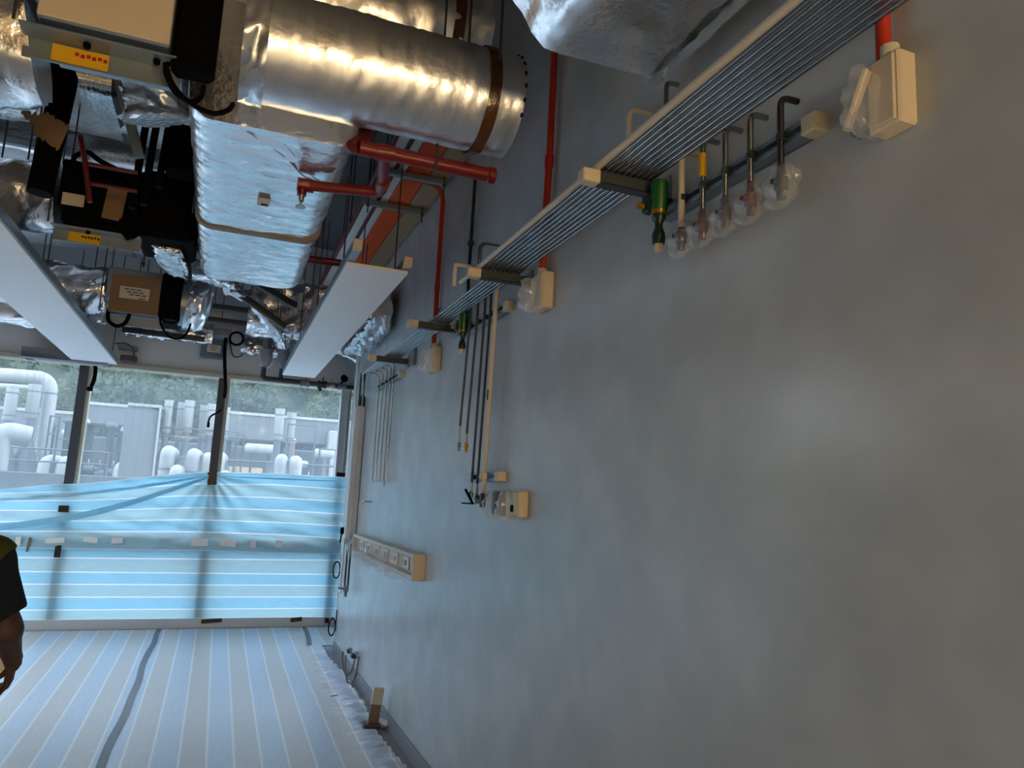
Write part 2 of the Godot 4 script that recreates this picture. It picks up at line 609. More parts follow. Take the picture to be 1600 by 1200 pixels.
func facade() -> void:
	var xs := [-7.0, -5.88, -4.43, -2.98, -1.53, -0.06, 1.4, 3.2]
	for i in 7:
		var a: float = xs[i]
		var b: float = xs[i + 1]
		var w := Node3D.new()
		put(w, "window_%d" % (i + 1), self)
		tag(w, "", "", "", "structure")
		var st := mb()
		if i > 0:
			if i == 4 or i == 5 or i == 6:
				span(st, Vector3(a - 0.045, 0.11, -9.6), Vector3(a + 0.045, 2.92, -9.5), 0.004)
			else:
				span(st, Vector3(a - 0.045, 0.11, -9.6), Vector3(a + 0.045, 2.92, -9.5), 0.004)
			done("mullion", st, M.mullion if i < 6 else M.white, w)
			st = mb()
			span(st, Vector3(a + 0.045, 0.11, -9.62), Vector3(a + 0.085, 2.92, -9.52), 0.003)
			done("glazing_bead", st, M.frame, w)
		st = mb()
		span(st, Vector3(a + 0.04, 0.92, -9.62), Vector3(b - 0.04, 1.04, -9.51), 0.004)
		done("transom", st, M.mullion, w)
		for q in [[0.11, 0.92], [1.04, 2.92]]:
			st = mb()
			span(st, Vector3(a + 0.04, q[0], -9.6), Vector3(b - 0.04, q[1], -9.592), 0.0)
			done("pane", st, M.glass, w)
		st = mb()
		var f := func(u: float, v: float) -> Array:
			return [Vector3(lerpf(a + 0.04, b - 0.04, u), lerpf(2.92, 0.12, v), -9.586), Vector2(u + 0.31 * i, v)]
		sheet(st, f, 1, 1, Vector3.BACK)
		done("dust_film", st, M.film, w)

func lerp_list(xs: Array, ys: Array, x: float) -> float:
	if x <= xs[0]: return ys[0]
	for i in xs.size() - 1:
		if x <= xs[i + 1]:
			var t: float = (x - xs[i]) / (xs[i + 1] - xs[i])
			t = t * t * (3.0 - 2.0 * t) * 0.5 + t * 0.5
			return lerpf(ys[i], ys[i + 1], t)
	return ys[-1]

func tarpaulins() -> void:
	# heights of the white lines of the upper sheet at five places along it
	var cx := [-2.2, -1.52, -0.1, 0.66, 1.43, 2.3]
	var rows := [[1.47, 1.56, 1.775, 1.80, 1.80, 1.8], [1.425, 1.475, 1.635, 1.665, 1.65, 1.65], [1.35, 1.38, 1.50, 1.51, 1.50, 1.5], [1.25, 1.27, 1.36, 1.365, 1.35, 1.35], [1.13, 1.16, 1.22, 1.22, 1.205, 1.2], [1.03, 1.05, 1.085, 1.08, 1.055, 1.05], [0.86, 0.86, 0.87, 0.86, 0.86, 0.86]]
	var st := mb()
	var pin := Vector2(-0.06, 1.74)
	var up := func(u: float, v: float) -> Array:
		var x := lerpf(-3.0, 2.9, u)
		var xc := clampf(x, -2.2, 2.3)
		var s := v * 6.0
		var k := mini(int(s), 5)
		var y := lerpf(lerp_list(cx, rows[k], xc), lerp_list(cx, rows[k + 1], xc), s - k)
		var d := Vector2(x, y) - pin
		var z := -9.462
		if x < 0.9:
			var ang := atan2(-d.y, -d.x)
			var rr := d.length()
			z += 0.022 * sin(ang * 16.0) * smoothstep(0.02, 0.3, rr) * exp(-rr * (0.7 if x < -0.06 else 2.2))
			z += 0.05 * exp(-pow((ang - 0.17) * 9.0, 2.0)) * smoothstep(0.0, 0.4, rr) * float(x < -0.06)
		z += 0.012 * nz.get_noise_2d(x * 1.6 + y * 2.0, y * 5.0)
		return [Vector3(x, y, maxf(z, -9.474)), Vector2(x * 0.4, (s - (0.3 if false else 0.0)) * 0.5 + 0.0)]
	sheet(st, up, 260, 72, Vector3.BACK)
	var tp := solid("tarpaulin", "upper blue striped tarpaulin hung across the glazing and pinned to the middle mullion", "tarpaulin", st, M.tarp)
	# slack folds gathered towards the pin
	for q in [[[Vector2(-2.95, 1.02), Vector2(-2.2, 1.06), Vector2(-1.2, 1.27), Vector2(-0.1, 1.71)], 0.075], [[Vector2(-2.95, 1.3), Vector2(-2.2, 1.36), Vector2(-1.0, 1.53), Vector2(-0.1, 1.73)], 0.045], [[Vector2(0.0, 1.73), Vector2(0.5, 1.735), Vector2(0.9, 1.74), Vector2(1.4, 1.745)], 0.02]]:
		var c: Array = q[0]
		var wd: float = q[1]
		st = mb()
		var fold := func(u: float, v: float) -> Array:
			var s := minf(u * 3.0, 2.999)
			var k := int(s)
			var p: Vector2 = c[k].cubic_interpolate(c[k + 1], c[maxi(k - 1, 0)], c[mini(k + 2, 3)], s - k)
			var w := wd * (0.25 + 0.75 * sin(PI * clampf(1.05 - u, 0.0, 1.0))) * (v - 0.5)
			return [Vector3(p.x, p.y + w, -9.425 + 0.012 * sin(v * PI)), Vector2(p.x * 0.4, 0.25)]
		sheet(st, fold, 40, 6, Vector3.BACK)
		done("fold", st, M.tarp, tp)
	st = mb()
	var lo := func(u: float, v: float) -> Array:
		var x := lerpf(-3.0, 2.9, u)
		var ys := [0.93 + 0.006 * sin(x * 5.0), 0.775 + 0.008 * x, 0.615, 0.485, 0.35, 0.215, 0.115]
		var s := v * 6.0
		var k := mini(int(s), 5)
		var y: float = lerpf(ys[k], ys[k + 1], s - k)
		var z := -9.484 + 0.003 * nz.get_noise_2d(x * 1.2 + y, y * 4.0 + 9.0)
		return [Vector3(x, y, maxf(z, -9.487)), Vector2(x * 0.4, s * 0.5)]
	sheet(st, lo, 200, 36, Vector3.BACK)
	solid("tarpaulin", "lower blue striped tarpaulin stretched from the window rail to the sill", "tarpaulin", st, M.tarp)
	# tape holding them
	var bits := [[-1.535, 1.515, 0.09, 0.085, 0, "black tape patch at the tarpaulin's top edge on the left mullion"], [-1.53, 1.29, 0.1, 0.07, 0, "black tape patch on the left mullion below the top patch"], [-1.53, 0.835, 0.06, 0.13, 0, "black tape strip on the lower tarpaulin at the left mullion"], [-0.06, 1.7, 0.1, 0.15, 1, "black tape patch pinning the tarpaulin to the middle mullion"], [1.42, 1.83, 0.11, 0.05, 0, "black tape patch on the right mullion above the tarpaulin"], [0.1, 0.085, 0.22, 0.045, 1, "black tape strip on the sill kerb below the middle mullion"], [1.04, 0.09, 0.13, 0.05, 2, "black tape strip on the sill kerb near the partition end"], [1.4, 0.075, 0.05, 0.06, 1, "small black tape tag on the sill kerb beside the partition end"]]
	for b in bits:
		st = mb()
		box(st, Vector3(b[0], b[1], -9.448 if b[1] > 0.12 else -9.466), Vector3(b[2], b[3], 0.004), 0.001, Basis(Vector3.BACK, 0.06 * b[4]))
		solid("tape_patch", b[5], "tape", st, M.black_tape, "black tape patches")
	var marks := [[-1.91, 0.93, 0.05, 0.1], [-1.57, 0.95, 0.18, 0.06], [-1.23, 0.965, 0.14, 0.06], [-0.97, 0.965, 0.11, 0.06], [-0.12, 0.965, 0.18, 0.08], [0.19, 0.965, 0.17, 0.08], [0.47, 0.96, 0.06, 0.08], [0.76, 0.97, 0.08, 0.08]]
	var where := ["leftmost", "second from left", "third from left", "fourth from left", "fifth from left, beside the middle mullion", "sixth from left", "narrow crumpled", "rightmost round"]
	for k in marks.size():
		st = mb()
		var q: Array = marks[k]
		box(st, Vector3(q[0], q[1], -9.446), Vector3(q[2], q[3], 0.005), 0.002, Basis(Vector3.BACK, 0.1 * sin(k * 2.3)))
		solid("paper_scrap", "pale paper scrap stuck along the dark window rail, %s" % where[k], "paper", st, M.board, "paper scraps on the window rail")
	st = mb()
	box(st, Vector3(-1.81, 0.9, -9.446), Vector3(0.025, 0.15, 0.005), 0.002, Basis(Vector3.BACK, -0.08))
	solid("tape_strip", "narrow tan tape strip on the window rail left of the left mullion", "tape", st, M.card)

func floor_covering() -> void:
	var fs := func(x0: float, x1: float, z0: float, z1: float, crumple: bool) -> Callable:
		return func(u: float, v: float) -> Array:
			var x := lerpf(x0, x1, u)
			var z := lerpf(z0, z1, v)
			if crumple and u > 0.97: x += 0.025 * nz.get_noise_1d(z * 0.7)
			var y := 0.006 + 0.002 * nz.get_noise_2d(x * 3.0, z * 1.0)
			if crumple:
				var w := smoothstep(0.95, 1.14, x) * smoothstep(-8.5, -8.15, z)
				y += w * (0.012 + 0.016 * nz.get_noise_2d(x * 2.5 + z * 2.0, z * 11.0) + 0.008 * nz.get_noise_2d(x * 9.0, z * 23.0))
			return [Vector3(x, maxf(y, 0.003), z), Vector2(z * 0.5, (x * (1.0 + 0.015 * (z + 9.3)) + 0.05) / 0.326)]
	var st := mb()
	sheet(st, fs.call(-0.44, 1.2, -9.44, 3.0, true), 60, 420, Vector3.UP)
	solid("floor_sheet", "striped protective plastic sheet on the floor, crumpled along the painted wall", "floor sheet", st, M.floor_sheet)
	st = mb()
	sheet(st, fs.call(-5.6, -0.44, -9.44, 3.0, false), 60, 120, Vector3.UP)
	solid("floor_sheet", "striped protective plastic sheet on the floor, left of the grey tape seam", "floor sheet", st, M.floor_sheet)
	st = mb()
	sheet(st, fs.call(1.12, 3.1, -9.44, -8.32, false), 16, 12, Vector3.UP)
	solid("floor_sheet", "small pale plastic sheet on the floor past the end of the partition", "floor sheet", st, M.floor_sheet)
	# grey tape over the joints
	st = mb()
	var seam := func(u: float, v: float) -> Array:
		var z := lerpf(-9.44, 2.0, v)
		return [Vector3(-0.445 + 0.012 * nz.get_noise_1d(z * 0.7) + (u - 0.5) * 0.05, 0.0105, z), Vector2(u, v)]
	sheet(st, seam, 2, 120, Vector3.UP)
	solid("floor_tape", "long grey tape strip sealing the seam of the floor sheets", "tape", st, M.tape)
	st = mb()
	var seam2 := func(u: float, v: float) -> Array:
		var z := lerpf(-9.4, -8.3, v)
		return [Vector3(1.13 - 0.06 * v * v + (u - 0.5) * 0.05, 0.016, z), Vector2(u, v)]
	sheet(st, seam2, 2, 12, Vector3.UP)
	solid("floor_tape", "short grey tape strip on the floor sheet beside the partition end", "tape", st, M.tape)
	st = mb()
	box(st, Vector3(1.02, 0.03, -6.2), Vector3(0.06, 0.004, 0.012), 0.001, Basis(Vector3.UP, 0.4))
	solid("offcut", "small dark offcut lying on the crumpled edge of the floor sheet", "offcut", st, M.black)

# ---------- tubes along the painted wall ----------
func clamp_pair(parent: Node3D, p: Vector3, ax: Vector3) -> void:   # two-half tube clamp with a bolt
	var st := mb()
	box(st, p, Vector3(0.024, 0.024, 0.024), 0.004)
	tube(st, [p - ax * 0.02, p + ax * 0.02], 0.003, 6)
	done("clamp", st, M.dark_grey, parent)

func pipe_rack() -> void:
	var y := 2.66
	var st := mb()
	tube(st, [Vector3(1.02, y, 0.6), Vector3(1.02, y, -1.5), Vector3(1.02, y, -3.42)], 0.0115, 10)
	solid("conduit", "cream conduit, the outermost run on the long wall rack of tubes", "pipe", st, M.ivory)
	var ends := [-3.2, -3.28, -3.36, -6.62, -6.46, -6.31, -6.15, -6.0, -5.88]
	var ord := ["first", "second", "third", "fourth", "fifth", "sixth", "seventh", "eighth", "ninth and innermost"]
	for k in 9:
		var x := 1.045 + 0.0215 * k
		var z: float = ends[k]
		st = mb()
		var label := ""
		if k < 3:
			tube(st, fillet([Vector3(x, y, 0.6), Vector3(x, y, z), Vector3(x, y + 0.14 + 0.03 * k, z), Vector3(XW - 0.003, y + 0.14 + 0.03 * k, z)], 0.04), 0.0066, 8)
			label = "%s steel tube beside the cream conduit, turning into the wall at the second bracket" % ord[k]
		elif k == 3:
			tube(st, fillet([Vector3(x, y, 0.6), Vector3(x, y, z), Vector3(1.235, y, z - 0.6), Vector3(1.235, 2.43, z - 0.6)], 0.05), 0.0066, 8)
			label = "fourth steel tube on the wall rack, the one reaching farthest towards the window"
		else:
			var zb := z - 0.0
			tube(st, fillet([Vector3(x, y, 0.6), Vector3(x, y, z), Vector3(1.24, y - 0.01, z), Vector3(1.24, 1.95, zb), Vector3(1.245, 1.72, zb - 0.005)], 0.055), 0.0066, 8)
			label = "%s steel tube on the wall rack, bending down the wall near the window" % ord[k]
		solid("gas_tube", label, "pipe", st, M.tube, "steel tubes on the wall rack")
	# brackets under the rack
	var bz := [-2.0, -3.15, -4.3, -5.57]
	var bl := ["nearest", "second", "third", "farthest"]
	for k in 4:
		var t := thing("pipe_bracket", "%s strut bracket from the camera under the wall rack of tubes, cream capped" % bl[k], "bracket", Vector3(0, 0, bz[k]), "rack brackets")
		st = mb()
		for q in [-1.0, 1.0]:
			box(st, Vector3(1.13, 2.628, 0.019 * q), Vector3(0.3, 0.04, 0.004), 0.001)
		box(st, Vector3(1.13, 2.61, 0), Vector3(0.3, 0.004, 0.042), 0.001)
		done("rail", st, M.dark_grey, t)
		st = mb()
		box(st, Vector3(1.0, 2.628, 0), Vector3(0.062, 0.044, 0.046), 0.004)
		done("end_cap", st, M.cream, t)
		st = mb()
		box(st, Vector3(XW - 0.004, 2.63, 0), Vector3(0.008, 0.1, 0.08), 0.002)
		done("wall_plate", st, M.galv, t)
		for j in 9:
			if j < 3 and k > 1: continue
			var cx := 1.045 + 0.0215 * j
			st = mb()
			var arc := []
			for q in 7:
				var a := PI * q / 6.0
				arc.append(Vector3(cx + cos(a) * 0.009, 2.656 + sin(a) * 0.013, 0))
			tube(st, arc, 0.003, 5)
			box(st, Vector3(cx, 2.65, 0), Vector3(0.014, 0.01, 0.016), 0.002)
			done("clamp", st, M.dark_grey, t)
	st = mb()
	box(st, Vector3(XW - 0.012, 2.63, -5.36), Vector3(0.024, 0.13, 0.1), 0.004)
	solid("bracket_plate", "grey bracket plate fixed to the wall beside the farthest rack bracket", "bracket", st, M.grey)
	# odd loops rising over the rack
	st = mb()
	tube(st, fillet([Vector3(1.195, 2.69, -2.1), Vector3(1.195, 2.96, -2.1), Vector3(XW, 2.96, -2.1)], 0.03), 0.011, 8)
	solid("conduit", "cream conduit elbow standing above the nearest rack bracket", "pipe", st, M.ivory)
	st = mb()
	tube(st, fillet([Vector3(1.235, 2.68, -1.93), Vector3(1.235, 2.98, -1.93), Vector3(XW, 2.98, -1.93)], 0.06), 0.008, 8)
	solid("gas_tube", "bent steel tube looping into the wall above the nearest rack bracket", "pipe", st, M.tube)
	st = mb()
	tube(st, fillet([Vector3(0.965, 2.61, -3.34), Vector3(0.965, 2.72, -3.34), Vector3(1.07, 2.72, -3.34)], 0.012), 0.01, 8)
	solid("conduit", "cream conduit elbow at the outer end of the second rack bracket", "pipe", st, M.ivory)

# strut along the wall: dark slotted channel with a cream cap at its near end
func wall_strut(y: float, z0: float, z1: float, label: String) -> Node3D:
	var t := thing("wall_strut", label, "bracket", Vector3(XW, y, z1), "short struts fixed along the painted wall")
	var L := absf(z1 - z0)
	var st := mb()
	box(st, Vector3(-0.004, 0, -L / 2), Vector3(0.006, 0.042, L), 0.001)
	for q in [-1.0, 1.0]:
		box(st, Vector3(-0.022, 0.019 * q, -L / 2), Vector3(0.04, 0.004, L), 0.001)
		box(st, Vector3(-0.041, 0.014 * q, -L / 2), Vector3(0.003, 0.012, L), 0.001)
	done("channel", st, M.galv, t)
	st = mb()
	box(st, Vector3(-0.021, 0, 0.0), Vector3(0.05, 0.05, 0.05), 0.005)
	done("end_cap", st, M.cream, t)
	return t

func wall_fittings() -> void:
	var st: SurfaceTool
	# --- first drop, nearest the camera ---
	wall_strut(2.535, -1.96, -1.31, "short strut on the wall under the nearest rack bracket, carrying five wrapped drops")
	var z1 := [-1.82, -1.715, -1.61, -1.505, -1.39]
	var mt := [M.ivory, M.tube, M.tube, M.tube, M.copper]
	var nm := ["cream drop pipe nearest the green device, its end bagged in clear plastic", "steel drop tube with a yellow tag, second from the green device", "steel drop tube in the middle of the five bagged drops", "steel drop tube fourth from the green device, end bagged", "bent bronze drop tube nearest the camera, end bagged"]
	for k in 5:
		var t := thing("drop_pipe", nm[k], "pipe", Vector3(1.225, 2.38, z1[k]), "five drop pipes on the nearest strut")
		st = mb()
		var top := 0.31 - 0.012 * k
		tube(st, fillet([Vector3(XW - 1.225, top, 0), Vector3(0, top, 0), Vector3(0, 0.11, 0), Vector3(0, 0.06, 0)], 0.03), 0.0085 if k != 0 else 0.011, 8)
		done("pipe", st, mt[k], t)
		clamp_pair(t, Vector3(0.004, 0.155, 0), Vector3.BACK)
		st = mb()
		lathe(st, [Vector2(0, -0.01), Vector2(0.012, -0.01), Vector2(0.012, 0.012), Vector2(0.017, 0.014), Vector2(0.017, 0.045), Vector2(0.011, 0.05), Vector2(0.009, 0.08), Vector2(0, 0.08)], Vector3.ZERO, Vector3.UP, 8)
		box(st, Vector3(-0.016, 0.03, 0), Vector3(0.03, 0.012, 0.012), 0.002)
		done("valve", st, M.dark_grey if k % 2 == 0 else M.deep_red, t)
		if k == 1:
			st = mb()
			lathe(st, [Vector2(0.0092, 0.18), Vector2(0.011, 0.182), Vector2(0.011, 0.25), Vector2(0.0092, 0.252)], Vector3.ZERO, Vector3.UP, 10)
			done("yellow_tag", st, M.yellow, t)
		st = mb()
		var bag := []
		var sc := []
		for q in 9:
			bag.append(Vector3(0, 0.075 - 0.0135 * q, 0))
			sc.append([0.5, 0.9, 1.15, 1.2, 1.2, 1.15, 1.1, 0.9, 0.55][q])
		sweep(st, bag, rrect(0.075, 0.045, 0.018, 4, 2), Vector3.RIGHT, 0.012, 26.0 + k, true, sc)
		done("clear_bag", st, M.clear_bag, t)
	# --- green devices ---
	for k in 2:
		var g := thing("beacon", ["green valve horn hanging under the tubes at the nearest bracket", "green valve horn hanging under the tubes near the third bracket, farther off"][k], "valve", [Vector3(1.215, 2.39, -1.93), Vector3(1.215, 2.41, -3.97)][k])
		st = mb()
		lathe(st, [Vector2(0, 0.14), Vector2(0.024, 0.14), Vector2(0.027, 0.146), Vector2(0.027, 0.236), Vector2(0.023, 0.24), Vector2(0, 0.24)], Vector3.ZERO, Vector3.UP, 16)
		done("body", st, M.green, g)
		st = mb()
		lathe(st, [Vector2(0.02, 0.126), Vector2(0.026, 0.128), Vector2(0.026, 0.14), Vector2(0.02, 0.142)], Vector3.ZERO, Vector3.UP, 16)
		done("ring", st, M.brass, g)
		st = mb()
		lathe(st, [Vector2(0, 0.03), Vector2(0.019, 0.03), Vector2(0.022, 0.05), Vector2(0.02, 0.066), Vector2(0.0125, 0.085), Vector2(0.013, 0.1), Vector2(0.022, 0.115), Vector2(0.022, 0.127), Vector2(0, 0.127)], Vector3.ZERO, Vector3.UP, 16)
		done("bulb", st, M.dark_green, g)
		st = mb()
		lathe(st, [Vector2(0, 0.006), Vector2(0.014, 0.006), Vector2(0.0145, 0.03), Vector2(0, 0.03)], Vector3.ZERO, Vector3.UP, 14)
		done("tip", st, M.ivory, g)
		st = mb()
		box(st, Vector3(-0.02, 0.17, -0.03), Vector3(0.03, 0.06, 0.04), 0.004)
		tube(st, [Vector3(0.0, 0.19, -0.02), Vector3(0.065, 0.19, -0.02)], 0.01, 8)
		done("side_arm", st, M.dark_green, g)
		st = mb()
		lathe(st, [Vector2(0, 0), Vector2(0.012, 0), Vector2(0.012, 0.02), Vector2(0, 0.02)], Vector3(-0.04, 0.16, -0.03), Vector3.LEFT, 8)
		done("fitting", st, M.brass, g)
	st = mb()
	tube(st, [Vector3(1.255, 3.55, -4.03), Vector3(1.255, 2.9, -4.05), Vector3(1.255, 2.62, -4.03)], 0.011, 8)
	solid("conduit", "thin dark teal pipe running down the wall to the farther green valve horn", "pipe", st, M.teal)
	st = mb()
	box(st, Vector3(1.255, 3.1, -4.045), Vector3(0.035, 0.03, 0.035), 0.005)
	solid("pipe_clip", "small dark clip halfway up the thin teal pipe", "clip", st, M.dark_grey)
	# --- second drop ---
	wall_strut(2.555, -4.1, -3.36, "upper short strut on the wall past the second rack bracket, carrying long drops")
	wall_strut(1.715, -3.84, -3.36, "lower short strut on the bare wall holding the ends of the long drops")
	var dz := [-3.87, -3.74, -3.62, -3.53]
	var bot := [1.87, 1.86, 1.6, 1.59]
	var dn := ["leftmost", "second from left", "third from left", "beside the cream pipe"]
	for k in 4:
		var t := thing("drop_pipe", "long steel drop tube in the middle of the wall, %s" % dn[k], "pipe", Vector3(1.222, bot[k], dz[k]), "long drop tubes in the middle of the wall")
		var h: float = 2.72 - bot[k]
		var lean := -0.07 if k < 2 else -0.06
		st = mb()
		var low := 0.09 if k > 0 else 0.13
		tube(st, fillet([Vector3(XW - 1.222, h, 0), Vector3(0, h, 0), Vector3(0, h - 0.15, 0), Vector3(0, low, lean)], 0.03), 0.0072, 8)
		done("pipe", st, M.copper, t)
		st = mb()
		tube(st, [Vector3(0, low + 0.01, lean), Vector3(0, 0.02, lean)], 0.0045 if k == 0 else 0.007, 6)
		done("stem", st, M.steel, t)
		st = mb()
		lathe(st, [Vector2(0, -0.01), Vector2(0.009, -0.01), Vector2(0.009, 0.012), Vector2(0.013, 0.014), Vector2(0.013, 0.036), Vector2(0.008, 0.04), Vector2(0, 0.04)], Vector3(0, 0, lean), Vector3.UP, 8)
		done("nut", st, M.brass if k == 1 else M.steel, t)
		clamp_pair(t, Vector3(0.01, 2.555 - bot[k], -0.0), Vector3.BACK)
		if k > 1: clamp_pair(t, Vector3(0.01, 1.715 - bot[k], lean * 0.9), Vector3.BACK)
	var wp := thing("drop_pipe", "long cream drop pipe in the middle of the wall, rightmost of its bundle", "pipe", Vector3(1.222, 1.6, -3.45))
	st = mb()
	tube(st, fillet([Vector3(XW - 1.222, 1.16, 0), Vector3(0, 1.16, 0), Vector3(0, 1.0, 0), Vector3(0, 0.02, -0.045)], 0.03), 0.0115, 10)
	done("pipe", st, M.ivory, wp)
	st = mb()
	box(st, Vector3(0, 0.0, -0.045), Vector3(0.026, 0.07, 0.03), 0.005)
	tube(st, [Vector3(0, -0.01, -0.05), Vector3(0, 0.01, -0.13)], 0.016, 8)
	done("valve", st, M.dark_grey, wp)
	st = mb()
	box(st, Vector3(-0.02, 0.015, -0.2), Vector3(0.012, 0.01, 0.15), 0.002, Basis(Vector3.RIGHT, 0.5))
	box(st, Vector3(-0.02, -0.02, -0.22), Vector3(0.012, 0.008, 0.18), 0.002)
	done("handle", st, M.black, wp)
	st = mb()
	box(st, Vector3(-0.006, 0.118, -0.04), Vector3(0.03, 0.034, 0.04), 0.004)
	done("clamp", st, M.cream, wp)
	st = mb()
	box(st, Vector3(-0.012, 0.52, -0.02), Vector3(0.004, 0.05, 0.01), 0.001)
	done("black_mark", st, M.black_tape, wp)
	# --- third drop by the window: strut and yoke ---
	var fs := wall_strut(2.545, -6.62, -5.68, "short strut on the wall near the window under five bending tubes")
	for zz in [-6.46, -6.31, -6.15, -6.0, -5.88]:
		st = mb()
		box(st, Vector3(1.238 - XW, 0, zz + 5.68), Vector3(0.02, 0.03, 0.03), 0.005)
		done("clamp", st, M.dark_grey, fs)
	st = mb()
	tube(st, [Vector3(1.245, 1.715, -6.46), Vector3(1.245, 1.715, -5.88)], 0.005, 6)
	box(st, Vector3(1.245, 1.7, -5.98), Vector3(0.014, 0.05, 0.02), 0.002)
	solid("cross_tube", "thin level tube joining the lower ends of the bending tubes near the window", "pipe", st, M.tube)
	# --- orange conduits and cream boxes ---
	var oc := [[[Vector3(1.252, 3.75, -1.1), Vector3(1.252, 2.57, -1.1)], "orange conduit running up from the big cream box nearest the camera"], [[Vector3(1.252, 4.2, -2.9), Vector3(1.252, 3.2, -2.91), Vector3(1.252, 2.58, -2.94)], "tall orange conduit crossing behind the rack of tubes, above the middle cream box"], [[Vector3(0.88, 3.74, -4.72), Vector3(1.252, 3.73, -4.74), Vector3(1.252, 2.58, -4.74)], "orange conduit bending down the wall above the far cream box"]]
	for k in 3:
		var t := thing("conduit", oc[k][1], "conduit", Vector3.ZERO, "orange conduits on the painted wall")
		st = mb()
		tube(st, fillet(oc[k][0], 0.12, 8), 0.0165, 12)
		done("pipe", st, M.orange, t)
		for j in [3.25, 2.95]:
			st = mb()
			lathe(st, [Vector2(0.017, -0.03), Vector2(0.0205, -0.028), Vector2(0.0205, 0.028), Vector2(0.017, 0.03)], Vector3(1.252, j - 0.12 * k, [-1.1, -2.915, -4.74][k]), Vector3.UP, 12)
			done("coupling", st, M.orange, t)
		st = mb()
		box(st, Vector3(XW - 0.006, 2.85, [-1.1, -2.925, -4.74][k]), Vector3(0.012, 0.02, 0.06), 0.003)
		done("saddle", st, M.galv, t)
	var bx := [[-1.115, 2.495, "big cream junction box nearest the camera under an orange conduit, cover hanging open"], [-2.94, 2.52, "cream junction box under the tall orange conduit, middle of the wall"], [-4.7, 2.5, "small cream junction box under the bending orange conduit, far along the wall"]]
	for k in 3:
		var t := thing("junction_box", bx[k][2], "junction box", Vector3(XW, bx[k][1], bx[k][0] + (0.03 if k == 0 else 0.0)), "cream junction boxes on the painted wall")
		var wz := 0.15 if k > 0 else 0.085
		if k == 0:
			st = mb()
			box(st, Vector3(-0.018, 0.0, -0.075), Vector3(0.036, 0.1, 0.07), 0.006)
			done("grey_fitting", st, M.grey, t)
		st = mb()
		box(st, Vector3(-0.026, 0, 0), Vector3(0.052, 0.165, wz), 0.006)
		done("body", st, M.cream, t)
		st = mb()
		box(st, Vector3(-0.054, 0, 0.005), Vector3(0.008, 0.15, wz - 0.03), 0.003)
		done("cover", st, M.ivory, t)
		st = mb()
		if k == 0:
			box(st, Vector3(-0.072, 0.0, -0.05), Vector3(0.03, 0.13, 0.012), 0.003, Basis(Vector3.RIGHT, 0.5) * Basis(Vector3.UP, 0.5))
			done("loose_cover", st, M.cream, t)
			st = mb()
		var rings := []
		var scs := []
		for q in 9:
			rings.append(Vector3(-0.06, -0.085 + 0.019 * q, -0.03))
			scs.append([0.5, 0.9, 1.05, 1.0, 1.05, 1.0, 0.95, 0.85, 0.5][q])
		sweep(st, rings, rrect(0.05, 0.11, 0.015, 3, 2), Vector3.RIGHT, 0.014, 20.0, true, scs)
		done("clear_wrap", st, M.clear_bag, t)
		st = mb()
		lathe(st, [Vector2(0.02, 0), Vector2(0.02, 0.03), Vector2(0.014, 0.032)], Vector3(-0.028, 0.08, 0.0), Vector3.UP, 10)
		done("gland", st, M.ivory, t)
	# --- pair of outlets mid wall ---
	for k in 2:
		var t := thing("outlet_box", ["small grey outlet box below the long drops, wrapped in clear plastic", "small cream outlet box beside the wrapped grey one, below the long drops"][k], "outlet", Vector3(XW, 1.59, [-3.31, -3.12][k]))
		st = mb()
		box(st, Vector3(-0.025, 0, 0), Vector3(0.05, 0.115, 0.15), 0.006)
		done("body", st, M.grey if k == 0 else M.cream, t)
		st = mb()
		box(st, Vector3(-0.052, 0, 0), Vector3(0.006, 0.1, 0.12), 0.003)
		done("faceplate", st, M.dark_grey if k == 0 else M.ivory, t)
		st = mb()
		box(st, Vector3(-0.058, -0.02, 0.02), Vector3(0.008, 0.03, 0.02), 0.002)
		done("switch", st, M.black, t)
		st = mb()
		var rings := []
		var scs := []
		for q in 8:
			rings.append(Vector3(-0.05, -0.075 + 0.019 * q, -0.04))
			scs.append([0.5, 0.9, 1.05, 1.0, 1.05, 1.0, 0.85, 0.5][q])
		sweep(st, rings, rrect(0.05, 0.1, 0.015, 3, 2), Vector3.RIGHT, 0.016, 22.0 + k, true, scs)
		done("clear_wrap", st, M.clear_bag, t)
	# --- socket trunking ---
	var tr := thing("socket_trunking", "cream socket trunking fixed level on the wall near the window, hung with clear plastic", "trunking", Vector3(XW, 1.16, -5.83))
	st = mb()
	box(st, Vector3(-0.018, 0, 0), Vector3(0.036, 0.16, 2.24), 0.003)
	done("back_box", st, M.ivory, tr)
	for q in [-1.0, 1.0]:
		st = mb()
		box(st, Vector3(-0.038, 0.068 * q, 0), Vector3(0.076, 0.026, 2.24), 0.005)
		done("lip", st, M.ivory, tr)
	for q in [-1.0, 1.0]:
		st = mb()
		box(st, Vector3(-0.04, 0, 1.125 * q), Vector3(0.085, 0.168, 0.016), 0.004)
		done("end_cap", st, M.cream, tr)
	for k in 6:
		var z := -0.85 + 0.33 * k
		st = mb()
		box(st, Vector3(-0.04, 0, z), Vector3(0.012, 0.085, 0.15), 0.004)
		var sk := done("socket", st, M.white, tr)
		st = mb()
		box(st, Vector3(-0.05, 0.0, z), Vector3(0.014, 0.035, 0.05), 0.003)
		done("socket_cover", st, M.cream, sk)
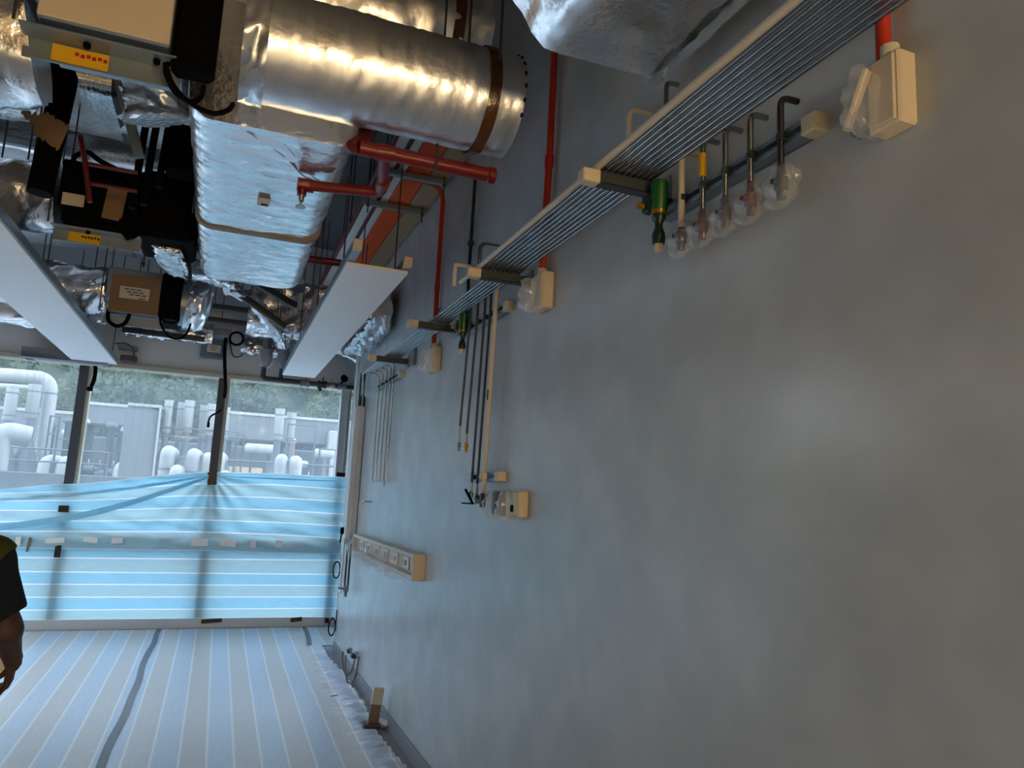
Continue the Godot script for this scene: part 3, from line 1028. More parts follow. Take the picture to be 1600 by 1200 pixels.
	for k in 5:
		st = mb()
		var rings := []
		var scs := []
		var z := -0.95 + 0.4 * k
		for q in 8:
			rings.append(Vector3(-0.074, 0.05 - 0.024 * q, z + 0.012 * sin(q * 1.7 + k)))
			scs.append([0.4, 0.8, 1.0, 1.1, 1.0, 1.1, 0.9, 0.4][q])
		sweep(st, rings, rrect(0.025, 0.16, 0.01, 3, 3), Vector3.RIGHT, 0.02, 14.0 + k, true, scs)
		done("clear_wrap", st, M.clear_bag, tr)
	# --- upright trunking by the partition end ---
	var ut := thing("upright_trunking", "tall pale vertical trunking on the wall beside the window", "trunking", Vector3(1.228, 1.14, -7.3))
	st = mb()
	box(st, Vector3(0, 0.655, 0), Vector3(0.1, 1.31, 0.1), 0.008)
	done("cover", st, M.header, ut)
	st = mb()
	box(st, Vector3(-0.01, 0.655, 0.053), Vector3(0.03, 1.3, 0.008), 0.003)
	done("rib", st, M.header, ut)
	for k in 2:
		st = mb()
		tube(st, [Vector3(-0.012 + 0.035 * k, 1.3, 0), Vector3(-0.012 + 0.035 * k, 1.64, 0)], 0.01, 8)
		done("pipe", st, M.copper, ut)
	st = mb()
	lathe(st, [Vector2(0.02, 1.3), Vector2(0.03, 1.31), Vector2(0.026, 1.4), Vector2(0.012, 1.43)], Vector3(0.02, 0, 0), Vector3.UP, 10)
	done("sleeve", st, M.copper, ut)
	st = mb()
	for k in 2:
		tube(st, [Vector3(-0.01 + 0.03 * k, 0.01, 0), Vector3(-0.01 + 0.03 * k, -0.42, 0)], 0.01, 8)
	done("outlet_pipe", st, M.copper, ut)
	st = mb()
	lathe(st, [Vector2(0, -0.5), Vector2(0.014, -0.5), Vector2(0.016, -0.46), Vector2(0.026, -0.45), Vector2(0.026, -0.4), Vector2(0, -0.4)], Vector3(0.004, 0, 0), Vector3.UP, 10)
	tube(st, [Vector3(0, -0.43, 0), Vector3(-0.07, -0.42, 0.01)], 0.01, 8)
	done("valve", st, M.grey, ut)
	st = mb()
	box(st, Vector3(0, 0.02, 0), Vector3(0.12, 0.05, 0.12), 0.006)
	done("foot_collar", st, M.header, ut)
	# little bracket right of it
	st = mb()
	tube(st, [Vector3(XW, 1.54, -6.6), Vector3(1.16, 1.54, -6.6)], 0.007, 6)
	tube(st, [Vector3(1.18, 1.54, -6.6), Vector3(1.18, 1.47, -6.6)], 0.006, 6)
	box(st, Vector3(1.2, 1.545, -6.6), Vector3(0.04, 0.02, 0.02), 0.003)
	solid("hook_bracket", "small steel hook bracket on the wall right of the vertical trunking", "bracket", st, M.steel)
	# coils of cable at the end of the partition
	for k in 2:
		st = mb()
		var cy: float = [0.82, 0.25][k]
		var pts := []
		for q in 40:
			var a := TAU * q / 13.0
			pts.append(Vector3(1.235 + cos(a) * 0.034, cy + sin(a) * (0.085 - 0.004 * (q % 2)), -7.98 + 0.006 * (q % 4)))
		pts.append(Vector3(1.272, cy + 0.17, -7.97))
		tube(st, curvy(pts, 2), 0.006, 6)
		solid("cable_coil", ["small black cable coil hanging at the partition end, at knee height", "small black cable coil at the partition end just above the sill"][k], "cable", st, M.black)
	st = mb()
	box(st, Vector3(1.255, 1.22, -7.9), Vector3(0.05, 0.07, 0.06), 0.01)
	tube(st, [Vector3(1.25, 1.25, -7.9), Vector3(1.235, 1.1, -7.89)], 0.008, 6)
	solid("cable_clip", "black cable clip on the partition end beside the tarpaulin", "clip", st, M.black)
	# grey cable loops on a bracket low on the wall
	var cl := thing("cable_loop", "two grey cable loops hanging from a bracket low on the wall", "cable", Vector3(XW, 0.0, -6.7))
	st = mb()
	tube(st, [Vector3(0, 0.25, 0), Vector3(-0.07, 0.25, 0), Vector3(-0.07, 0.29, -0.02)], 0.008, 6)
	box(st, Vector3(-0.045, 0.255, 0.05), Vector3(0.02, 0.02, 0.22), 0.003)
	done("bracket", st, M.galv, cl)
	for k in 2:
		st = mb()
		box(st, Vector3(-0.06, 0.25, -0.07 + 0.2 * k), Vector3(0.05, 0.035, 0.06), 0.008)
		done("grip", st, mat(Color(0.25, 0.12, 0.09), 0.7), cl)
		st = mb()
		var pts := []
		for q in 17:
			var a := PI * q / 16.0
			pts.append(Vector3(-0.015 - 0.05 * (1.0 - cos(a)), 0.24 - sin(a) * (0.19 + 0.04 * k), -0.08 + 0.16 * k + 0.03 * cos(a)))
		tube(st, pts, 0.0085, 8)
		done("loop", st, M.grey, cl)
	# upright post by the skirting
	var ps := thing("post_bracket", "short cream and brown post bracket standing against the skirting", "bracket", Vector3(1.17, 0.012, -5.42))
	var bs := Basis(Vector3.BACK, -0.12)
	st = mb()
	box(st, bs * Vector3(0.0, 0.2, 0), Vector3(0.075, 0.11, 0.03), 0.003, bs)
	done("upper_post", st, M.frame, ps)
	st = mb()
	box(st, bs * Vector3(0.0, 0.08, 0), Vector3(0.072, 0.14, 0.028), 0.003, bs)
	done("lower_post", st, mat(Color(0.45, 0.4, 0.36), 0.6), ps)
	st = mb()
	box(st, Vector3(-0.01, 0.014, 0), Vector3(0.12, 0.028, 0.1), 0.008)
	done("foot", st, mat(Color(0.3, 0.29, 0.28), 0.6), ps)
	st = mb()
	box(st, Vector3(0.075, 0.03, 0.02), Vector3(0.05, 0.025, 0.12), 0.004, Basis(Vector3.UP, 0.5))
	done("white_pad", st, M.white, ps)

# ---------- the two hanging white boards ----------
func white_panels() -> void:
	var spec := [[0.745, 0.36, -4.2, -8.75, [-6.75, -7.75], "white ceiling board hung under steel channels beside the painted wall"], [-1.395, 0.44, -3.6, -9.25, [-5.0, -6.9, -8.3], "white ceiling board hung under steel channels at the far left"]]
	for k in 2:
		var q: Array = spec[k]
		var x: float = q[0]
		var w: float = q[1]
		var t := thing("ceiling_board", q[5], "ceiling board", Vector3(x, 2.9, q[3]), "hanging white ceiling boards")
		var L: float = q[2] - q[3]
		var cuts := [q[3]]
		var js: Array = q[4].duplicate()
		js.reverse()
		cuts.append_array(js)
		cuts.append(q[2])
		for i in cuts.size() - 1:
			var st := mb()
			span(st, Vector3(-w / 2, 0, cuts[i] - q[3] + 0.0015), Vector3(w / 2, 0.02, cuts[i + 1] - q[3] - 0.0015), 0.0015)
			done("board", st, M.board, t)
		for s in ([-1.0, 1.0] if k == 0 else [1.0, -1.0]):
			var cx: float = s * (w / 2 - 0.02)
			var over: float = 0.22 if (k == 0 and s < 0) else (0.06 if k == 0 else 0.0)
			var st := mb()
			span(st, Vector3(cx - 0.022, 0.022, 0.02), Vector3(cx + 0.022, 0.026, L + over), 0.001)
			for e in [-1.0, 1.0]:
				span(st, Vector3(cx + e * 0.022 - 0.002, 0.022, 0.02), Vector3(cx + e * 0.022 + 0.002, 0.075, L + over), 0.001)
				span(st, Vector3(cx + e * 0.016 - 0.006, 0.072, 0.02), Vector3(cx + e * 0.016 + 0.006, 0.076, L + over), 0.001)
			done("channel", st, M.galv, t)
			st = mb()
			box(st, Vector3(cx, 0.05, L + over + 0.01), Vector3(0.052, 0.062, 0.035), 0.005)
			done("end_cap", st, M.cream, t)
			for h in 4:
				st = mb()
				var hz := 0.3 + (L - 0.6) * h / 3.0
				tube(st, [Vector3(cx, 0.03, hz), Vector3(cx, 1.8, hz)], 0.005, 6)
				done("hanger_rod", st, M.dark_grey, t)

# ---------- insulated ducts ----------
func strap_ring(path_at: Vector3, dir: Vector3, cross: Array, w: float, called: String, m: Material, parent: Node3D) -> void:
	var st := mb()
	sweep(st, [path_at - dir * w / 2, path_at + dir * w / 2], cross, Vector3.UP)
	done(called, st, m, parent)

func rods(parent: Node3D, spots: Array, top := 4.7) -> void:
	for s in spots:
		var st := mb()
		tube(st, [s, Vector3(s.x, top - parent.position.y, s.z)], 0.005, 6)
		done("hanger_rod", st, M.dark_grey, parent)

func big_ducts() -> void:
	var st := mb()
	# the foil cylinder across the view
	var t := thing("round_duct", "large foil-wrapped round duct lying across the view, strapped near its right end", "duct", Vector3(0.4, 3.185, -2.66))
	sweep(st, dens(Vector3(-0.41, 0, 0), Vector3(0.55, 0, 0), 60), circle(0.2, 48), Vector3.UP, 0.003, 1.0, true, [], Vector3(22.0, 5.0, 5.0))
	done("foil_jacket", st, M.foil, t)
	st = mb()
	sweep(st, dens(Vector3(0.405, 0, 0), Vector3(0.45, 0, 0), 3), circle(0.207, 48), Vector3.UP, 0.004, 9.0, false)
	done("brown_tape", st, M.brown_tape, t)
	st = mb()
	sweep(st, dens(Vector3(-0.47, 0, 0), Vector3(-0.39, 0, 0), 6), circle(0.211, 40), Vector3.UP, 0.012, 11.0)
	done("foil_collar", st, M.foil_flat, t)
	st = mb()
	for k in 9:
		var a := -0.6 + 0.28 * k
		box(st, Vector3(0.548, sin(a) * 0.196, cos(a) * 0.196), Vector3(0.012, 0.02, 0.02), 0.004)
	done("adhesive_blobs", st, M.black_tape, t).set_meta("kind", "stuff")
	rods(t, [Vector3(0.43, 0.05, 0.215), Vector3(0.43, 0.05, -0.215)])
	# silver rectangular duct running to the window
	t = thing("rectangular_duct", "broad foil-wrapped duct running away under the slab, banded with a brown strap", "duct", Vector3(0.07, 3.2, -4.05))
	st = mb()
	var sc := []
	var path := dens(Vector3(0, 0, 1.22), Vector3(0, 0, -1.2), 90)
	for i in path.size():
		var z: float = path[i].z
		var s := 1.0
		if z < -1.05: s = 1.0 - 0.32 * pow((-1.05 - z) / 0.15, 2.0)
		if absf(z + 0.02) < 0.09: s -= 0.02 * (1.0 - absf(z + 0.02) / 0.09)
		sc.append(s)
	sweep(st, path, rrect(0.63, 0.5, 0.09, 5, 16), Vector3.UP, 0.0065, 1.0, true, sc, Vector3(3.5, 3.5, 19.0))
	done("foil_jacket", st, M.foil_duct, t)
	strap_ring(Vector3(0, 0, -0.02), Vector3.FORWARD, rrect(0.645, 0.514, 0.088, 5, 1), 0.05, "strap", M.strap, t)
	st = mb()
	box(st, Vector3(0.0, -0.262, 0.5), Vector3(0.055, 0.003, 0.1), 0.001)
	var plb := done("paper_label", st, M.paper, t)
	st = mb()
	box(st, Vector3(0.004, -0.2645, 0.475), Vector3(0.03, 0.002, 0.022), 0.0)
	done("printed_mark", st, M.print, plb)
	# crumpled folds where it meets the round duct
	for k in 2:
		st = mb()
		var a := 0.05 + 0.07 * k
		tube(st, curvy([Vector3(-0.1 + 0.12 * k, -0.242, 1.17), Vector3(0.0 + a, -0.248, 1.02 - 0.03 * k), Vector3(0.1 + a, -0.25, 0.86 - 0.05 * k), Vector3(0.22 + a * 0.3, -0.243, 0.8 - 0.08 * k)], 5), 0.006, 7)
		done("foil_fold", st, M.foil_flat, t)
	rods(t, [Vector3(-0.33, -0.2, 0.0), Vector3(0.33, -0.2, 0.0), Vector3(0.33, -0.2, -0.95)])
	# duct at the upper right, coming over the camera
	t = thing("rectangular_duct", "foil-wrapped rectangular duct at the upper right above the rack of tubes, taped along its edge", "duct", Vector3(0.98, 3.2, -0.4))
	st = mb()
	var cs := []
	var poly := [Vector2(0.2, -0.25), Vector2(0.225, -0.2), Vector2(0.225, 0.25), Vector2(-0.33, 0.25), Vector2(-0.33, -0.08), Vector2(-0.2, -0.25)]
	for i in poly.size():
		for j in 7:
			cs.append((poly[i] as Vector2).lerp(poly[(i + 1) % poly.size()], j / 7.0))
	sweep(st, dens(Vector3(0, 0, 1.6), Vector3(0, 0, -1.5), 70), cs, Vector3.UP, 0.009, 8.0)
	done("foil_jacket", st, M.foil_duct, t)
	st = mb()
	var tp := func(u: float, v: float) -> Array:
		var z := lerpf(1.5, -1.51, v)
		return [Vector3(0.165 + 0.05 * u + 0.005 * nz.get_noise_1d(z * 9.0), -0.262 + (0.03 * maxf(0.0, u - 0.6)) + 0.004 * nz.get_noise_2d(z * 14.0, u * 3.0), z), Vector2(u, v)]
	sheet(st, tp, 4, 90, Vector3.DOWN)
	done("foil_tape", st, M.foil_flat, t)
	rods(t, [Vector3(0.24, -0.2, -1.2), Vector3(-0.34, -0.05, -1.2)])
	# higher round duct behind the first
	t = thing("round_duct", "second foil-wrapped round duct higher up behind the strapped one", "duct", Vector3(0.45, 3.73, -3.15))
	st = mb()
	sweep(st, dens(Vector3(-0.95, 0, 0), Vector3(0.5, 0, 0), 60), circle(0.26, 40), Vector3.UP, 0.011, 8.0)
	done("foil_jacket", st, M.foil, t)
	strap_ring(Vector3(0.34, 0, 0), Vector3.RIGHT, circle(0.268, 32), 0.05, "brown_tape", M.brown_tape, t)
	rods(t, [Vector3(-0.6, 0.05, 0.27), Vector3(0.3, 0.05, 0.27)])
	# dark lateral ducts high under the slab
	var hi := [[-2.4, 4.12, -5.05, 4.2, 0.75, 0.5, "large foil duct crossing high under the slab, nearest of the three at the left"], [-2.4, 4.16, -6.35, 4.2, 0.8, 0.46, "large foil duct crossing high under the slab, middle of the three at the left"], [-2.6, 4.1, -7.8, 4.2, 0.8, 0.5, "large foil duct crossing high under the slab, farthest of the three at the left"]]
	for q in hi:
		t = thing("rectangular_duct", q[6], "duct", Vector3(q[0], q[1], q[2]), "foil ducts crossing under the slab")
		st = mb()
		sweep(st, dens(Vector3(-q[3] / 2, 0, 0), Vector3(q[3] / 2, 0, 0), 60), rrect(q[4], q[5], 0.07, 3, 7), Vector3.UP, 0.014, 6.0)
		done("foil_jacket", st, M.foil_crumpled, t)
		for j in 3:
			strap_ring(Vector3(-0.4 + 1.0 * j, 0, 0), Vector3.RIGHT, rrect(q[4] + 0.015, q[5] + 0.015, 0.07, 3, 1), 0.03, "strap", M.dark_grey, t)
		rods(t, [Vector3(1.6, -0.2, -q[4] / 2 - 0.02), Vector3(1.6, -0.2, q[4] / 2 + 0.02), Vector3(0.3, -0.2, -q[4] / 2 - 0.02)])
	# duct behind the silver one, running to the painted wall
	t = thing("rectangular_duct", "crumpled foil duct crossing behind the right white board to the painted wall", "duct", Vector3(0.7, 3.5, -8.15))
	st = mb()
	sweep(st, dens(Vector3(-0.58, 0, 0), Vector3(0.55, 0, 0), 40), rrect(0.6, 0.52, 0.05, 3, 9), Vector3.UP, 0.022, 7.0)
	done("foil_jacket", st, M.foil_crumpled, t)
	strap_ring(Vector3(0.18, 0, 0), Vector3.RIGHT, rrect(0.63, 0.55, 0.05, 3, 1), 0.03, "strap", M.strap, t)
	rods(t, [Vector3(-0.3, -0.2, 0.33), Vector3(0.35, -0.2, 0.33)])
	t = thing("rectangular_duct", "crumpled foil duct hugging the painted wall above the far end of the tube rack", "duct", Vector3(1.135, 3.17, -6.65))
	st = mb()
	var tape := []
	for i in 41:
		tape.append(1.0 - 0.35 * pow(maxf(0.0, (8.0 - i) / 8.0), 2.0))
	sweep(st, dens(Vector3(0, 0.02, 0.62), Vector3(0, 0, -0.62), 40), rrect(0.24, 0.42, 0.06, 3, 9), Vector3.UP, 0.03, 8.0, true, tape)
	done("foil_jacket", st, M.foil_crumpled, t)
	rods(t, [Vector3(-0.13, -0.1, 0.4)])
	# slim flexible foil ducts
	var fl := [[[Vector3(-0.42, 3.06, -4.8), Vector3(-0.4, 3.12, -5.5), Vector3(-0.2, 3.3, -6.3), Vector3(-0.1, 3.4, -6.8)], 0.085, "slack flexible foil duct slanting away left of the broad silver duct"], [[Vector3(-0.1, 3.42, -7.2), Vector3(0.12, 3.4, -7.35), Vector3(0.3, 3.24, -7.5), Vector3(0.44, 3.13, -7.7), Vector3(0.5, 3.14, -8.2)], 0.055, "bright crumpled foil hose slanting down to the right white board"], [[Vector3(0.95, 3.3, -8.72), Vector3(1.15, 3.26, -8.62), Vector3(1.42, 3.12, -8.5)], 0.07, "crumpled foil hose end beside the painted wall near the window"], [[Vector3(-0.5, 3.55, -3.3), Vector3(-0.44, 3.38, -3.35), Vector3(-0.4, 3.16, -3.4)], 0.12, "short hanging foil duct end left of the broad silver duct"], [[Vector3(-1.15, 3.25, -6.9), Vector3(-1.02, 3.08, -6.95), Vector3(-0.98, 2.95, -7.0)], 0.1, "crumpled foil hose end left of the cardboard-covered air box"]]
	for q in fl:
		st = mb()
		sweep(st, curvy(q[0], 14), rrect(q[1] * 2.2, q[1] * 1.7, q[1] * 0.6, 4, 2), Vector3.UP, 0.018, 13.0)
		solid("flexible_duct", q[2], "duct", st, M.foil_crumpled)

# ---------- air boxes with black necks ----------
func air_units() -> void:
	var st := mb()
	var u := [[-0.28, -2.45, 2.98], [-0.585, -4.6, 3.02], [-0.6, -6.7, 2.975]]
	var names := ["air control box with a cream cover at the top left, yellow label under its edge", "dark air control box behind the first, yellow label on its grey lip", "air control box with a brown cardboard cover near the window"]
	for k in 3:
		var x: float = u[k][0]
		var z: float = u[k][1]
		var y: float = u[k][2]
		var t := thing("air_box", names[k], "air unit", Vector3(x, y, z), "air control boxes in a row under the slab")
		# casing
		st = mb()
		span(st, Vector3(-0.42, 0.13, -0.56), Vector3(0.0, 0.4, -0.1), 0.006)
		done("casing", st, M.galv if k != 1 else M.rubber, t)
		# control box on the near face
		st = mb()
		span(st, Vector3(-0.37, 0.0, -0.09), Vector3(0.0, 0.32, 0.0), 0.006)
		var cbx := done("control_box", st, M.galv if k != 1 else M.rubber, t)
		st = mb()
		span(st, Vector3(-0.368, 0.003, 0.0), Vector3(-0.002, 0.318, 0.012), 0.003)
		done("cover", st, [M.cream, M.rubber, M.card][k], cbx)
		# lip under it
		st = mb()
		span(st, Vector3(-0.42, -0.085, -0.11), Vector3(0.03, -0.012, -0.1), 0.002)
		span(st, Vector3(-0.42, -0.02, -0.1), Vector3(0.03, -0.012, -0.02), 0.002)
		var lip := done("lip", st, M.galv, t)
		if k != 2:
			st = mb()
			box(st, Vector3(-0.26, -0.052, -0.097), Vector3(0.16, 0.055, 0.003), 0.001)
			done("yellow_label", st, M.yellow, lip)
			st = mb()
			for j in 6:
				box(st, Vector3(-0.27 + 0.016 * j, -0.045 - 0.003 * (j % 2), -0.0948), Vector3(0.011, 0.012, 0.001), 0.0)
			done("label_print", st, M.label_red if k == 0 else M.print, lip)
			for j in 2:
				st = mb()
				lathe(st, [Vector2(0.011, 0.0), Vector2(0.011, 0.012), Vector2(0.006, 0.016), Vector2(0, 0.016)], Vector3(-0.24 + 0.2 * j, -0.02, -0.06), Vector3.DOWN, 10)
				done("bolt", st, M.black, lip)
		else:
			st = mb()
			box(st, Vector3(-0.19, 0.17, 0.0135), Vector3(0.22, 0.1, 0.002), 0.001)
			done("paper_label", st, M.paper, cbx)
			st = mb()
			for j in 9:
				var rw := j % 3
				box(st, Vector3(-0.25 + 0.045 * (j / 3) + 0.02 * rw, 0.2 - 0.022 * rw, 0.0148), Vector3(0.036, 0.008, 0.001), 0.0)
			box(st, Vector3(-0.13, 0.13, 0.0148), Vector3(0.05, 0.007, 0.001), 0.0)
			done("label_print", st, M.print, cbx)
		# black neck
		st = mb()
		span(st, Vector3(0.0, -0.045 if k == 0 else -0.0, [-0.12, -0.5, -0.5][k]), Vector3(0.135 if k == 0 else (0.31 if k == 1 else 0.16), 0.4, -0.02), 0.02)
		done("black_neck", st, M.rubber, t)
		if k == 2:
			st = mb()
			sweep(st, dens(Vector3(0.14, 0.2, -0.25), Vector3(0.225, 0.2, -0.25), 4), circle(0.2, 28), Vector3.UP, 0.0)
			done("collar", st, M.galv, t)
			st = mb()
			var sc := []
			for i in 15:
				sc.append(1.0 if i < 9 else sqrt(maxf(0.02, 1.0 - pow((i - 8) / 6.3, 2.0))))
			sweep(st, dens(Vector3(0.22, 0.2, -0.25), Vector3(0.39, 0.17, -0.25), 14), circle(0.215, 32), Vector3.UP, 0.025, 7.0, true, sc)
			done("foil_end", st, M.foil_flat, t)
		rods(t, [Vector3(-0.44, 0.0, -0.4), Vector3(-0.44, 0.0, -0.05)])
	# things on the second, dark unit
	st = mb()
	box(st, Vector3(-0.905, 3.145, -4.582), Vector3(0.11, 0.07, 0.008), 0.003)
	solid("outlet_plate", "small cream blank plate on the dark air control box", "plate", st, M.cream)
	st = mb()
	box(st, Vector3(-0.7, 3.16, -4.581), Vector3(0.1, 0.19, 0.006), 0.001, Basis(Vector3.BACK, -0.08))
	for j in 7:
		box(st, Vector3(-0.715, 3.23 - 0.02 * j, -4.5775), Vector3(0.06, 0.006, 0.001), 0.0, Basis(Vector3.BACK, -0.08))
	solid("paper_notice", "brown paper notice hanging on the dark air control box", "paper", st, M.card)
	# inlet foil on the left of each box
	var inl := [[-0.71, -1.6, 3.03, -2.72, 0.2], [-1.02, -2.4, 3.22, -4.85, 0.2], [-1.03, -2.6, 3.2, -6.98, 0.19]]
	var il := ["sagging foil duct entering the cream-covered air box from the left", "dark foil duct entering the second air box from the left", "foil duct entering the cardboard-covered air box from the left"]
	for k in 3:
		var q: Array = inl[k]
		st = mb()
		var pts := []
		for i in 40:
			var w := i / 39.0
			pts.append(Vector3(lerpf(q[0] if k > 0 else -0.7, q[1], w), q[2] - 0.05 * sin(w * PI) * (1.0 if k == 0 else 0.2), q[3]))
		sweep(st, pts, circle(q[4], 36), Vector3.UP, 0.02, 6.5)
		solid("round_duct", il[k], "duct", st, M.foil_crumpled, "inlet ducts of the air boxes")
	# cables hanging from the boxes
	var cb := [[[Vector3(-0.285, 2.95, -2.5), Vector3(-0.285, 2.9, -2.46), Vector3(-0.25, 2.83, -2.44), Vector3(-0.2, 2.808, -2.44), Vector3(-0.175, 2.84, -2.46), Vector3(-0.172, 2.9, -2.5)], 0.0085, "short black cable loop under the cream-covered air box"], [[Vector3(-0.29, 2.93, -2.47), Vector3(-0.255, 2.84, -2.42), Vector3(-0.2, 2.785, -2.4), Vector3(-0.135, 2.765, -2.4), Vector3(-0.09, 2.795, -2.42), Vector3(-0.078, 2.85, -2.48)], 0.0085, "longer black cable loop under the cream-covered air box, ending at the foil"], [[Vector3(-0.97, 3.0, -6.75), Vector3(-0.955, 2.9, -6.69), Vector3(-0.89, 2.855, -6.68), Vector3(-0.83, 2.89, -6.69), Vector3(-0.81, 3.0, -6.75)], 0.016, "thick black cable loop under the left end of the cardboard cover"], [[Vector3(-0.585, 2.99, -6.72), Vector3(-0.56, 2.9, -6.68), Vector3(-0.5, 2.82, -6.67), Vector3(-0.43, 2.805, -6.67), Vector3(-0.37, 2.85, -6.69), Vector3(-0.345, 2.96, -6.75)], 0.009, "long thin black cable loop under the right end of the cardboard cover"], [[Vector3(-0.585, 2.98, -6.71), Vector3(-0.55, 2.945, -6.69), Vector3(-0.49, 2.935, -6.69), Vector3(-0.455, 2.95, -6.7), Vector3(-0.44, 3.0, -6.73)], 0.009, "short thin black cable loop under the right end of the cardboard cover"], [[Vector3(-0.66, 3.1, -4.6), Vector3(-0.65, 3.02, -4.57), Vector3(-0.61, 2.975, -4.56), Vector3(-0.57, 3.0, -4.57), Vector3(-0.56, 3.1, -4.6), Vector3(-0.58, 3.35, -4.66)], 0.014, "thick black cable loop at the corner of the dark air box"], [[Vector3(-0.6, 3.35, -4.62), Vector3(-0.62, 3.2, -4.57), Vector3(-0.56, 3.07, -4.57), Vector3(-0.48, 3.05, -4.6), Vector3(-0.36, 3.03, -4.72), Vector3(-0.31, 2.97, -4.85), Vector3(-0.3, 2.96, -5.1), Vector3(-0.33, 3.0, -5.6), Vector3(-0.4, 3.25, -6.72)], 0.013, "long black cable sagging from the dark air box to the cardboard-covered one"], [[Vector3(-0.72, 3.02, -4.555), Vector3(-0.68, 2.995, -4.545), Vector3(-0.62, 2.99, -4.55)], 0.004, "thin black wire tail on the lip of the dark air box"]]
	for q in cb:
		st = mb()
		tube(st, curvy(q[0], 7), q[1], 8)
		solid("cable", q[2], "cable", st, M.black)

# ---------- red sprinkler pipes ----------
func sprinklers() -> void:
	var t := thing("sprinkler_pipe", "thick red sprinkler main under the strapped round duct with a branch to a sprinkler head", "sprinkler pipe", Vector3(0.48, 2.925, -2.75))
	var st := mb()
	tube(st, [Vector3(-0.1, 0.0, 0), Vector3(0.45, 0.0, 0)], 0.029, 16)
	done("main", st, M.red, t)
	st = mb()
	lathe(st, [Vector2(0, 0), Vector2(0.03, 0), Vector2(0.034, 0.004), Vector2(0.034, 0.03), Vector2(0.03, 0.034), Vector2(0, 0.034)], Vector3(0.425, 0, 0), Vector3.RIGHT, 16)
	done("end_cap", st, M.red, t)
	st = mb()
	tube(st, fillet([Vector3(-0.1, 0.0, 0), Vector3(-0.13, 0.0, -0.02), Vector3(-0.06, 0.1, -0.1), Vector3(-0.06, 0.3, -0.1)], 0.04), 0.027, 12)
	done("riser", st, M.deep_red, t)
	st = mb()
	tube(st, fillet([Vector3(0.0, 0.0, 0), Vector3(0.06, -0.022, -0.34), Vector3(-0.27, -0.022, -0.42)], 0.045, 6), 0.0235, 14)
	done("branch", st, M.red, t)
	for q in [[Vector3(0.0, 0, 0), Vector3.RIGHT], [Vector3(0.045, -0.017, -0.26), Vector3.BACK], [Vector3(-0.255, -0.022, -0.418), Vector3.RIGHT]]:
		st = mb()
		sweep(st, [q[0] - q[1] * 0.035, q[0] + q[1] * 0.035], circle(0.034 if q[0].z == 0.0 else 0.029, 14))
		done("fitting", st, M.red, t)
	st = mb()
	tube(st, [Vector3(-0.268, -0.01, -0.42), Vector3(-0.268, -0.07, -0.42)], 0.02, 12)
	done("elbow", st, M.red, t)
	st = mb()
	lathe(st, [Vector2(0, -0.125), Vector2(0.022, -0.125), Vector2(0.022, -0.121), Vector2(0.006, -0.118), Vector2(0.005, -0.1), Vector2(0.011, -0.096), Vector2(0.013, -0.07), Vector2(0, -0.07)], Vector3(-0.268, 0, -0.42), Vector3.UP, 12)
	done("head", st, M.steel, t)
	rods(t, [Vector3(0.2, -0.04, 0.032)])
	st = mb()
	tube(st, [Vector3(0.62, 3.62, -4.15), Vector3(0.62, 3.62, -3.6)], 0.022, 10)
	tube(st, [Vector3(0.5, 3.55, -4.0), Vector3(0.66, 3.55, -4.0)], 0.022, 10)
	solid("sprinkler_stub", "short dark red pipe stubs crossing above the sprinkler main", "sprinkler pipe", st, M.deep_red)
	# painted services running away beside the wall
	var rows := [[0.8, 0.02, "red", "slim red pipe farthest from the painted wall, in the striped run of overhead services"], [0.85, 0.032, "white", "white trunking between the two red pipes overhead"], [0.9, 0.018, "red", "slim red pipe between the two white trunkings overhead"], [0.94, 0.026, "white", "white trunking beside the broad orange tray overhead"]]
	for q in rows:
		st = mb()
		if q[2] == "red":
			tube(st, [Vector3(q[0], 3.77, -3.45), Vector3(q[0], 3.77, -7.8)], q[1], 10)
		else:
			span(st, Vector3(q[0] - q[1], 3.75, -7.8), Vector3(q[0] + q[1], 3.8, -3.45), 0.004)
		solid("overhead_pipe" if q[2] == "red" else "cable_trunking", q[3], "pipe" if q[2] == "red" else "trunking", st, M.deep_red if q[2] == "red" else M.white)
	st = mb()
	span(st, Vector3(0.972, 3.75, -7.8), Vector3(1.12, 3.83, -3.45), 0.006)
	solid("cable_tray", "broad orange painted tray overhead beside the tan fire board", "tray", st, M.fire_orange)
	st = mb()
	span(st, Vector3(1.125, 3.75, -7.2), Vector3(XW - 0.003, 4.1, -4.1), 0.006)
	solid("fire_board", "tan fire board boxing overhead against the painted wall", "board", st, mat(Color(0.62, 0.56, 0.46), 0.8))
	for k in 2:
		var z: float = [-5.25, -4.66][k]
		var h := thing("trapeze_hanger", ["trapeze strut hanging across the striped overhead services, farther", "trapeze strut hanging across the striped overhead services, by the sprinkler main"][k], "hanger", Vector3(1.02, 3.72, z), "trapeze hangers")
		st = mb()
		box(st, Vector3(0, 0, 0), Vector3(0.46, 0.041, 0.041), 0.004)
		done("strut", st, M.galv, h)
		for s in [-0.2, 0.205]:
			st = mb()
			tube(st, [Vector3(s, -0.09, 0.028), Vector3(s, 0.98, 0.028)], 0.005, 6)
			done("rod", st, M.dark_grey, h)
			st = mb()
			lathe(st, [Vector2(0, -0.04), Vector2(0.011, -0.04), Vector2(0.011, -0.024), Vector2(0, -0.024)], Vector3(s, 0, 0.028), Vector3.UP, 6)
			done("nut", st, M.dark_grey, h)

